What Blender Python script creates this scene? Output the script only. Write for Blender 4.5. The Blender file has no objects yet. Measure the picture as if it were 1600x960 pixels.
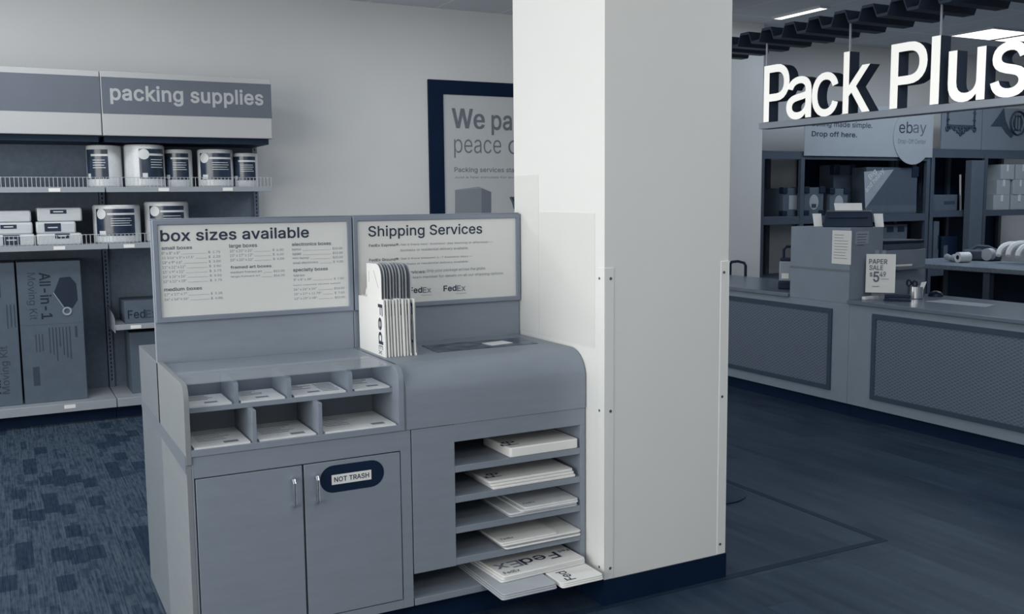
import bpy, bmesh, math, random
from mathutils import Vector, Matrix
random.seed(7)
sc = bpy.context.scene
COL = sc.collection
# ------------------------------------------------------------------ camera
FPX, YAW, PIT, ROLL, EYE = 1527.56, math.radians(62.17208), math.radians(6.34399), math.radians(-0.53999), 1.5
CF = Vector((math.cos(YAW) * math.cos(PIT), math.sin(YAW) * math.cos(PIT), -math.sin(PIT)))
_r = Vector((math.sin(YAW), -math.cos(YAW), 0)); _u = _r.cross(CF)
CR = _r * math.cos(ROLL) + _u * math.sin(ROLL); CU = _u * math.cos(ROLL) - _r * math.sin(ROLL)
CPOS = Vector((0, 0, EYE))
cam = bpy.data.cameras.new('camera'); cam.sensor_fit = 'HORIZONTAL'; cam.sensor_width = 36; cam.lens = FPX / 1600 * 36
cam.clip_start = 0.05; cam.clip_end = 60
camo = bpy.data.objects.new('camera', cam); COL.objects.link(camo)
camo.matrix_world = Matrix(((CR.x, CU.x, -CF.x, 0), (CR.y, CU.y, -CF.y, 0), (CR.z, CU.z, -CF.z, EYE), (0, 0, 0, 1)))
sc.camera = camo
# ------------------------------------------------------------------ light, world, exposure
wd = bpy.data.worlds.new('world'); sc.world = wd; wd.use_nodes = True
wd.node_tree.nodes['Background'].inputs[0].default_value = (0.55, 0.7, 0.95, 1)
wd.node_tree.nodes['Background'].inputs[1].default_value = 0.6
vs = sc.view_settings; vs.view_transform = 'Standard'; vs.look = 'None'; vs.exposure = 0.06; vs.gamma = 1.0; vs.use_curve_mapping = False
def area(name, loc, direction, sx, sy, watt, color):
    l = bpy.data.lights.new(name, 'AREA'); l.shape = 'RECTANGLE'; l.size = sx; l.size_y = sy; l.energy = watt; l.color = color
    o = bpy.data.objects.new(name, l); COL.objects.link(o); o.location = loc
    o.rotation_euler = Vector(direction).to_track_quat('-Z', 'Y').to_euler()
    return o
DAY, TUBE, COOL = (1.0, 0.985, 0.93), (0.95, 0.98, 1.0), (0.80, 0.90, 1.0)
area('daylight_left', (-3.3, 1.9, 1.65), (1, 0, 0.12), 7.4, 2.5, 222, DAY)
area('fill_front', (1.2, -0.9, 2.9), (0.0, 0.80, -0.60), 5.0, 0.9, 34, DAY)  # fill panel added under the ceiling to light the front faces from above
for i, (x, y, w) in enumerate(((0.0, 6.0, 26), (3.0, 6.1, 19), (-1.6, 3.0, 22), (0.8, 0.6, 16), (3.9, 2.6, 26), (6.33, 6.56, 3), (7.7, 6.2, 13), (8.6, 5.4, 20), (7.0, 1.0, 12), (9.8, 5.6, 14))):
    area('ceiling_fill', (x, y, 3.05), (0, 0, -1), 1.2, 0.6, w, TUBE if x < 5 else COOL)  # fill added without fixtures, save at the strip light, to lift dim areas
# ------------------------------------------------------------------ pixel helpers (measure the photograph on a real plane)
def ray(x, y): return CF * FPX + CR * (x - 800) - CU * (y - 480)
def PX(x, y, X): d = ray(x, y); return CPOS + d * (X / d.x)
def PY(x, y, Y): d = ray(x, y); return CPOS + d * (Y / d.y)
def PZ(x, y, Z): d = ray(x, y); return CPOS + d * ((Z - EYE) / d.z)
def zm(x0, y0, s): return lambda x, y: (x0 + x / s, y0 + y / s)
# ------------------------------------------------------------------ materials
def lin(c): return tuple(((v / 255) / 12.92 if v <= 10 else ((v / 255 + 0.055) / 1.055) ** 2.4) for v in c)
M = {}
def mat(name, col, rough=0.55, metal=0.0, var=0.06, scale=6.0, spec=0.4, stretch=None, bump=0.0, emit=None, es=0.0):
    m = bpy.data.materials.new(name); m.use_nodes = True
    nt = m.node_tree; b = nt.nodes['Principled BSDF']
    b.inputs['Roughness'].default_value = rough; b.inputs['Metallic'].default_value = metal; b.inputs['Specular IOR Level'].default_value = spec
    tc = nt.nodes.new('ShaderNodeTexCoord'); mp = nt.nodes.new('ShaderNodeMapping'); nz = nt.nodes.new('ShaderNodeTexNoise')
    nz.inputs['Scale'].default_value = scale; nz.inputs['Detail'].default_value = 4
    if stretch: mp.inputs['Scale'].default_value = stretch
    nt.links.new(tc.outputs['Object'], mp.inputs[0]); nt.links.new(mp.outputs[0], nz.inputs[0])
    rp = nt.nodes.new('ShaderNodeValToRGB')
    rp.color_ramp.elements[0].position = 0.3; rp.color_ramp.elements[1].position = 0.7
    rp.color_ramp.elements[0].color = tuple(c * (1 - var) for c in col) + (1,)
    rp.color_ramp.elements[1].color = tuple(min(1, c * (1 + var)) for c in col) + (1,)
    nt.links.new(nz.outputs[0], rp.inputs[0]); nt.links.new(rp.outputs[0], b.inputs['Base Color'])
    if bump:
        bp = nt.nodes.new('ShaderNodeBump'); bp.inputs['Strength'].default_value = bump; bp.inputs['Distance'].default_value = 0.004
        nt.links.new(nz.outputs[0], bp.inputs['Height']); nt.links.new(bp.outputs[0], b.inputs['Normal'])
    if emit:
        b.inputs['Emission Color'].default_value = emit + (1,); b.inputs['Emission Strength'].default_value = es
    M[name] = m
    return m
mat('wall_paint', (0.66, 0.675, 0.69), 0.8, var=0.02, scale=2, bump=0.03)
mat('pillar_paint', (0.78, 0.785, 0.775), 0.6, var=0.012, scale=3)
mat('floor_strip', (0.011, 0.023, 0.045), 0.6, var=0.1, spec=0.15)
mat('guard_plastic', (0.80, 0.805, 0.80), 0.35, var=0.01)
mat('protector', (0.735, 0.735, 0.725), 0.4, var=0.01)
mat('black_base', (0.004, 0.014, 0.042), 0.6, var=0.1, spec=0.12)
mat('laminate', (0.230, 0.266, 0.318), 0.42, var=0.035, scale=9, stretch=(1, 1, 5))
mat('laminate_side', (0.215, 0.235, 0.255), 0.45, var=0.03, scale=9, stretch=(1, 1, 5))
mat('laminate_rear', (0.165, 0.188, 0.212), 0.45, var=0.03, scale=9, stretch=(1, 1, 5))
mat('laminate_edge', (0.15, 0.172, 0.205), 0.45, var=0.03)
mat('frame_grey', (0.215, 0.25, 0.31), 0.4, metal=0.15, var=0.02)
mat('sign_white', (0.66, 0.67, 0.66), 0.5, var=0.01)
mat('ink', (0.022, 0.034, 0.065), 0.6, var=0.05)
mat('ink_soft', (0.19, 0.22, 0.27), 0.6, var=0.05)
mat('ink_mid', (0.10, 0.125, 0.165), 0.6, var=0.05)
mat('white_card', (0.80, 0.80, 0.79), 0.55, var=0.015)
mat('grey_card', (0.42, 0.45, 0.49), 0.6, var=0.05, scale=14)
mat('paper', (0.72, 0.74, 0.76), 0.65, var=0.05, scale=16)
mat('chrome', (0.72, 0.75, 0.78), 0.22, metal=1.0, var=0.02)
mat('black_plastic', (0.007, 0.018, 0.046), 0.4, var=0.1, spec=0.25)
mat('dark_metal', (0.014, 0.028, 0.055), 0.6, var=0.08, spec=0.2)
mat('shelf_metal', (0.30, 0.33, 0.37), 0.45, var=0.03)
mat('shelf_back', (0.135, 0.175, 0.23), 0.7, var=0.10, scale=30)
mat('header_white', (0.44, 0.45, 0.465), 0.5, var=0.01)
mat('header_band', (0.115, 0.135, 0.17), 0.5, var=0.03)
mat('header_text', (0.42, 0.44, 0.46), 0.5, var=0.01)
mat('wire', (0.60, 0.64, 0.68), 0.3, metal=0.4, var=0.02)
mat('bubble', (0.60, 0.63, 0.655), 0.28, var=0.06, scale=60, bump=0.25, spec=0.6)
mat('roll_label', (0.014, 0.028, 0.060), 0.22, var=0.3, scale=22, spec=0.7)
mat('tissue', (0.52, 0.55, 0.58), 0.5, var=0.05, scale=12, stretch=(1, 8, 8))
mat('cardboard', (0.082, 0.110, 0.150), 0.7, var=0.06, scale=12)
mat('cardboard_dark', (0.062, 0.085, 0.122), 0.7, var=0.06, scale=12)
mat('cardboard_pale', (0.30, 0.34, 0.40), 0.7, var=0.06, scale=12)
mat('card_print', (0.010, 0.020, 0.042), 0.7, var=0.1)
mat('card_print_soft', (0.034, 0.050, 0.080), 0.7, var=0.1)
mat('poster_sheet', (0.52, 0.54, 0.56), 0.55, var=0.015)
mat('poster_ink', (0.155, 0.175, 0.21), 0.6, var=0.02)
mat('counter_lam', (0.20, 0.245, 0.305), 0.45, var=0.04, scale=7)
mat('counter_top', (0.115, 0.15, 0.20), 0.25, var=0.05, scale=10, spec=0.6)
mat('counter_frame', (0.035, 0.055, 0.09), 0.5, var=0.05)
mat('rack_metal', (0.055, 0.078, 0.115), 0.55, var=0.05)
mat('letter_face', (0.85, 0.85, 0.83), 0.5, var=0.0, emit=(0.95, 0.95, 0.90), es=0.5)
mat('letter_side', (0.035, 0.052, 0.085), 0.5, var=0.04)
mat('sign_rail', (0.36, 0.40, 0.46), 0.45, metal=0.2, var=0.03)
mat('canopy_metal', (0.022, 0.036, 0.064), 0.5, metal=0.1, var=0.06)
mat('lamp_glow', (0.9, 0.9, 0.9), 0.5, var=0.0, emit=(1.0, 0.995, 0.95), es=2.2)
mat('lamp_body', (0.5, 0.54, 0.58), 0.5, var=0.02)
mat('mat_pad', (0.085, 0.112, 0.15), 0.3, var=0.9, scale=17, spec=0.25)
mat('table_wood', (0.16, 0.20, 0.25), 0.35, var=0.25, scale=18, stretch=(1, 4, 4))
mat('horn_print', (0.028, 0.045, 0.075), 0.6, var=0.3, scale=40)
mat('board_grey', (0.155, 0.19, 0.24), 0.6, var=0.03)
mat('ebay_board', (0.34, 0.38, 0.43), 0.55, var=0.02)
mat('badge', (0.62, 0.65, 0.67), 0.4, var=0.03)
mat('screw', (0.25, 0.27, 0.30), 0.35, metal=0.8, var=0.02)
def glass_mat():
    m = bpy.data.materials.new('clear_acrylic'); m.use_nodes = True; nt = m.node_tree; nt.nodes.clear()
    o = nt.nodes.new('ShaderNodeOutputMaterial'); mx = nt.nodes.new('ShaderNodeMixShader'); t = nt.nodes.new('ShaderNodeBsdfTransparent')
    p = nt.nodes.new('ShaderNodeBsdfPrincipled'); p.inputs['Base Color'].default_value = (0.55, 0.58, 0.62, 1); p.inputs['Roughness'].default_value = 0.12
    lw = nt.nodes.new('ShaderNodeLayerWeight'); lw.inputs[0].default_value = 0.35
    mr = nt.nodes.new('ShaderNodeMapRange'); mr.inputs[3].default_value = 0.12; mr.inputs[4].default_value = 0.5
    t.inputs[0].default_value = (0.93, 0.95, 0.97, 1)
    nt.links.new(lw.outputs[1], mr.inputs[0]); nt.links.new(mr.outputs[0], mx.inputs[0])
    nt.links.new(t.outputs[0], mx.inputs[1]); nt.links.new(p.outputs[0], mx.inputs[2]); nt.links.new(mx.outputs[0], o.inputs[0])
    M['clear'] = m
glass_mat()
class NT:
    """tiny node-graph helper"""
    def __init__(s, name, rough):
        s.m = bpy.data.materials.new(name); s.m.use_nodes = True; s.nt = s.m.node_tree; s.b = s.nt.nodes['Principled BSDF']
        s.b.inputs['Roughness'].default_value = rough; M[name] = s.m
        s.geo = s.nt.nodes.new('ShaderNodeNewGeometry'); s.sep = s.nt.nodes.new('ShaderNodeSeparateXYZ'); s.nt.links.new(s.geo.outputs['Position'], s.sep.inputs[0])
        s.x, s.y, s.z = s.sep.outputs
    def val(s, sock, v):
        if isinstance(v, (int, float)): sock.default_value = v
        else: s.nt.links.new(v, sock)
    def op(s, o, a, b=0.0):
        n = s.nt.nodes.new('ShaderNodeMath'); n.operation = o; s.val(n.inputs[0], a); s.val(n.inputs[1], b); return n.outputs[0]
    def comb(s, x, y, z=0.0):
        n = s.nt.nodes.new('ShaderNodeCombineXYZ'); s.val(n.inputs[0], x); s.val(n.inputs[1], y); s.val(n.inputs[2], z); return n.outputs[0]
    def white(s, v):
        n = s.nt.nodes.new('ShaderNodeTexWhiteNoise'); s.nt.links.new(v, n.inputs['Vector']); return n.outputs['Value']
    def noise(s, v, scale, detail=3.0):
        n = s.nt.nodes.new('ShaderNodeTexNoise'); n.inputs['Scale'].default_value = scale; n.inputs['Detail'].default_value = detail
        s.nt.links.new(v, n.inputs['Vector']); return n.outputs[0]
    def mixc(s, f, a, b):
        n = s.nt.nodes.new('ShaderNodeMix'); n.data_type = 'RGBA'; s.val(n.inputs[0], f)
        for k, c in ((6, a), (7, b)):
            if isinstance(c, tuple): n.inputs[k].default_value = c + (1,)
            else: s.nt.links.new(c, n.inputs[k])
        return n.outputs[2]
    def out(s, c): s.nt.links.new(c, s.b.inputs['Base Color'])
    def bump(s, h, st, d):
        n = s.nt.nodes.new('ShaderNodeBump'); n.inputs['Strength'].default_value = st; n.inputs['Distance'].default_value = d
        s.nt.links.new(h, n.inputs['Height']); s.nt.links.new(n.outputs[0], s.b.inputs['Normal'])
# carpet: tiles with dark woven blocks and fine streaks running away from the camera
g = NT('carpet', 0.95); g.b.inputs['Specular IOR Level'].default_value = 0.05
def cells(fx, fy, seed, lim):
    ci = g.op('FLOOR', g.op('MULTIPLY', g.x, fx)); ri = g.op('FLOOR', g.op('ADD', g.op('MULTIPLY', g.y, fy), g.op('MULTIPLY', g.white(g.comb(ci, seed)), 5.0)))
    return g.op('GREATER_THAN', g.white(g.comb(ci, ri, seed)), lim)
blk = g.op('MAXIMUM', cells(14.5, 5.5, 1.0, 0.86), g.op('MULTIPLY', cells(30.0, 9.0, 4.0, 0.86), 0.6))
st = g.noise(g.comb(g.op('MULTIPLY', g.x, 170.0), g.op('MULTIPLY', g.y, 2.6)), 1.0, 2.0)
st2 = g.noise(g.comb(g.op('MULTIPLY', g.x, 70.0), g.op('MULTIPLY', g.y, 14.0)), 1.0, 2.0)
stf = g.op('MULTIPLY', g.op('SUBTRACT', g.op('ADD', g.op('MULTIPLY', st, 1.2), g.op('MULTIPLY', st2, 0.8)), 0.72), 1.9)
c1 = g.mixc(stf, (0.018, 0.034, 0.060), (0.070, 0.096, 0.132)); c2 = g.mixc(stf, (0.010, 0.022, 0.045), (0.030, 0.048, 0.078))
g.out(g.mixc(blk, c1, c2)); g.bump(st, 0.4, 0.003)
# vinyl planks running away from the camera
g = NT('vinyl', 0.5); g.b.inputs['Specular IOR Level'].default_value = 0.22
ci = g.op('FLOOR', g.op('MULTIPLY', g.x, 6.6))
yy = g.op('ADD', g.op('MULTIPLY', g.y, 0.85), g.op('MULTIPLY', g.white(g.comb(ci, 5.0)), 7.0)); ri = g.op('FLOOR', yy)
tone = g.white(g.comb(ci, ri, 2.0))
gr = g.noise(g.comb(g.op('ADD', g.op('MULTIPLY', g.x, 22.0), g.op('MULTIPLY', tone, 40.0)), g.op('MULTIPLY', g.y, 2.2)), 1.0, 5.0)
blotch = g.noise(g.comb(g.op('MULTIPLY', g.x, 2.0), g.y), 2.2, 3.0)
f = g.op('MULTIPLY', g.op('ADD', g.op('ADD', g.op('MULTIPLY', tone, 0.35), g.op('MULTIPLY', gr, 1.0)), g.op('MULTIPLY', blotch, 0.6)), 0.62); f = g.op('ADD', g.op('MULTIPLY', g.op('SUBTRACT', f, 0.6), 2.0), 0.55)
fx = g.op('FRACT', g.op('MULTIPLY', g.x, 6.6)); fy = g.op('FRACT', yy)
seam = g.op('MAXIMUM', g.op('LESS_THAN', fx, 0.02), g.op('LESS_THAN', fy, 0.004))
g.out(g.mixc(g.op('MULTIPLY', seam, 0.6), g.mixc(f, (0.008, 0.019, 0.040), (0.033, 0.054, 0.088)), (0.006, 0.015, 0.032)))
# suspended ceiling: mineral tiles in a pale grid
g = NT('ceiling_tile', 0.9)
lx = g.op('LESS_THAN', g.op('FRACT', g.op('MULTIPLY', g.op('SUBTRACT', g.x, 2.787), 1 / 0.597)), 0.03)
ly = g.op('LESS_THAN', g.op('FRACT', g.op('MULTIPLY', g.op('SUBTRACT', g.y, 6.89), 1 / 1.2)), 0.016)
sp = g.noise(g.comb(g.x, g.y), 70.0, 2.0)
g.out(g.mixc(g.op('MAXIMUM', lx, ly), g.mixc(sp, (0.68, 0.72, 0.76), (0.76, 0.80, 0.84)), (0.92, 0.92, 0.92)))
# expanded metal mesh in the counter front: diamonds
g = NT('metal_mesh', 0.5)
a = g.op('MULTIPLY', g.y, 25.0); b_ = g.op('MULTIPLY', g.z, 46.0)
d1 = g.op('ABSOLUTE', g.op('SUBTRACT', g.op('FRACT', g.op('ADD', a, b_)), 0.5)); d2 = g.op('ABSOLUTE', g.op('SUBTRACT', g.op('FRACT', g.op('SUBTRACT', a, b_)), 0.5))
wire = g.op('GREATER_THAN', g.op('MAXIMUM', d1, d2), 0.38)
g.out(g.mixc(wire, (0.072, 0.098, 0.142), (0.130, 0.165, 0.218))); g.bump(wire, 0.5, 0.003)
# ------------------------------------------------------------------ mesh builder
class MB:
    def __init__(s): s.v = []; s.f = []; s.weld = False
    def add(s, vs, fs):
        o = len(s.v); s.v += [Vector(v) for v in vs]; s.f += [tuple(i + o for i in f) for f in fs]; return s
    def box(s, x0, x1, y0, y1, z0, z1):
        return s.add([(x0, y0, z0), (x1, y0, z0), (x1, y1, z0), (x0, y1, z0), (x0, y0, z1), (x1, y0, z1), (x1, y1, z1), (x0, y1, z1)],
                     [(0, 3, 2, 1), (4, 5, 6, 7), (0, 1, 5, 4), (1, 2, 6, 5), (2, 3, 7, 6), (3, 0, 4, 7)])
    def obox(s, c, R, U, N, w, h, d):
        """box centred on c with half sizes w,h,d along R,U,N"""
        c = Vector(c); R = Vector(R) * w; U = Vector(U) * h; N = Vector(N) * d
        return s.add([c - R - U - N, c + R - U - N, c + R + U - N, c - R + U - N, c - R - U + N, c + R - U + N, c + R + U + N, c - R + U + N],
                     [(0, 3, 2, 1), (4, 5, 6, 7), (0, 1, 5, 4), (1, 2, 6, 5), (2, 3, 7, 6), (3, 0, 4, 7)])
    def prism(s, pts, axis, a0, a1):
        P = {'x': lambda p, a: (a, p[0], p[1]), 'y': lambda p, a: (p[0], a, p[1]), 'z': lambda p, a: (p[0], p[1], a)}[axis]
        n = len(pts)
        return s.add([P(p, a0) for p in pts] + [P(p, a1) for p in pts],
                     [tuple(range(n)), tuple(range(2 * n - 1, n - 1, -1))] + [(i, (i + 1) % n, n + (i + 1) % n, n + i) for i in range(n)])
    def frame(s, axis, a0, a1, b0, b1, w, wb, d0, d1):
        """mitred rectangular frame: a along the first free axis, b along z, depth d0..d1 along `axis`"""
        P = (lambda a, b, d: (a, d, b)) if axis == 'y' else (lambda a, b, d: (d, a, b))
        lo = [(a0, b0), (a1, b0), (a1, b1), (a0, b1)]; li = [(a0 + w, b0 + wb), (a1 - w, b0 + wb), (a1 - w, b1 - wb), (a0 + w, b1 - wb)]
        vs = [P(p[0], p[1], d) for d in (d0, d1) for p in lo + li]; fs = []
        for i in range(4):
            j = (i + 1) % 4; fs += [(i, j, 4 + j, 4 + i), (8 + i, 8 + j, 12 + j, 12 + i), (i, j, 8 + j, 8 + i), (4 + i, 4 + j, 12 + j, 12 + i)]
        return s.add(vs, fs)
    def sheet(s, c4, t):
        """thin slab: four corners, thickened along its normal"""
        p = [Vector(q) for q in c4]; n = (p[1] - p[0]).cross(p[3] - p[0]).normalized() * t
        return s.add(p + [q + n for q in p], [(0, 3, 2, 1), (4, 5, 6, 7), (0, 1, 5, 4), (1, 2, 6, 5), (2, 3, 7, 6), (3, 0, 4, 7)])
    def tube(s, pts, r, n=8, closed=False, flat=1.0):
        pts = [Vector(p) for p in pts]; k = len(pts); o = len(s.v); prev = None
        for i, p in enumerate(pts):
            a = pts[(i - 1) % k] if (closed or i > 0) else p; b = pts[(i + 1) % k] if (closed or i < k - 1) else p
            t = (b - a).normalized()
            if prev is None:
                h = Vector((0, 0, 1)) if abs(t.z) < 0.9 else Vector((1, 0, 0)); prev = t.cross(h).normalized()
            prev = (prev - t * prev.dot(t)).normalized(); q = t.cross(prev)
            rr = r[i] if isinstance(r, (list, tuple)) else r
            for j in range(n):
                an = 2 * math.pi * j / n; s.v.append(p + prev * math.cos(an) * rr + q * math.sin(an) * rr * flat)
        for i in range(k if closed else k - 1):
            i2 = (i + 1) % k
            for j in range(n): s.f.append((o + i * n + j, o + i * n + (j + 1) % n, o + i2 * n + (j + 1) % n, o + i2 * n + j))
        if not closed: s.f.append(tuple(o + j for j in range(n))); s.f.append(tuple(o + (k - 1) * n + j for j in range(n)))
        return s
    def lathe(s, prof, c, n=32, axis='z', a0=0.0, a1=2 * math.pi):
        s.weld = True; full = abs(a1 - a0 - 2 * math.pi) < 1e-6; m = n if full else n + 1; o = len(s.v); c = Vector(c)
        for (r, h) in prof:
            for j in range(m):
                an = a0 + (a1 - a0) * j / n; x, y = r * math.cos(an), r * math.sin(an)
                s.v.append(c + {'z': Vector((x, y, h)), 'x': Vector((h, x, y)), 'y': Vector((x, h, y))}[axis])
        for i in range(len(prof) - 1):
            for j in range(n):
                j2 = (j + 1) % m; s.f.append((o + i * m + j, o + i * m + j2, o + (i + 1) * m + j2, o + (i + 1) * m + j))
        if full:
            for i in (0, len(prof) - 1):
                if prof[i][0] > 1e-6: s.f.append(tuple(o + i * m + j for j in range(m)))
        return s
W = {}
def mesh_obj(name, mb, m, loc, bevel=0.0, smooth=True):
    me = bpy.data.meshes.new(name); me.from_pydata([v - loc for v in mb.v], [], mb.f)
    bm = bmesh.new(); bm.from_mesh(me)
    if mb.weld: bmesh.ops.remove_doubles(bm, verts=bm.verts, dist=1e-6)
    bmesh.ops.recalc_face_normals(bm, faces=bm.faces); bm.to_mesh(me); bm.free()
    if smooth:
        for p in me.polygons: p.use_smooth = True
        me.set_sharp_from_angle(angle=math.radians(32))
    me.materials.append(M[m])
    o = bpy.data.objects.new(name, me); COL.objects.link(o)
    if bevel:
        bv = o.modifiers.new('bevel', 'BEVEL'); bv.width = bevel; bv.segments = 2; bv.limit_method = 'ANGLE'; bv.angle_limit = math.radians(50)
    return o
def tag(o, label, cat, group=None):
    o['label'] = label; o['category'] = cat
    if group: o['group'] = group
    return o
def thing(name, label, cat, loc, group=None):
    o = bpy.data.objects.new(name, None); COL.objects.link(o); o.location = loc; o.empty_display_size = 0.1; W[o] = Vector(loc)
    return tag(o, label, cat, group)
def part(name, mb, m, parent, bevel=0.0, label=None):
    o = mesh_obj(name, mb, m, W[parent], bevel); o.parent = parent; W[o] = W[parent]
    if label: o['label'] = label
    return o
def solo(name, mb, m, label, cat, group=None, bevel=0.0):
    xs = [v.x for v in mb.v]; ys = [v.y for v in mb.v]; zs = [v.z for v in mb.v]
    loc = Vector(((min(xs) + max(xs)) / 2, (min(ys) + max(ys)) / 2, min(zs)))
    o = mesh_obj(name, mb, m, loc, bevel); o.location = loc; W[o] = loc
    return tag(o, label, cat, group)
def struct(name, mb, m, parent=None, bevel=0.0):
    o = mesh_obj(name, mb, m, Vector((0, 0, 0)), bevel); W[o] = Vector((0, 0, 0))
    if parent: o.parent = parent
    else: o['kind'] = 'structure'
    return o
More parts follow.
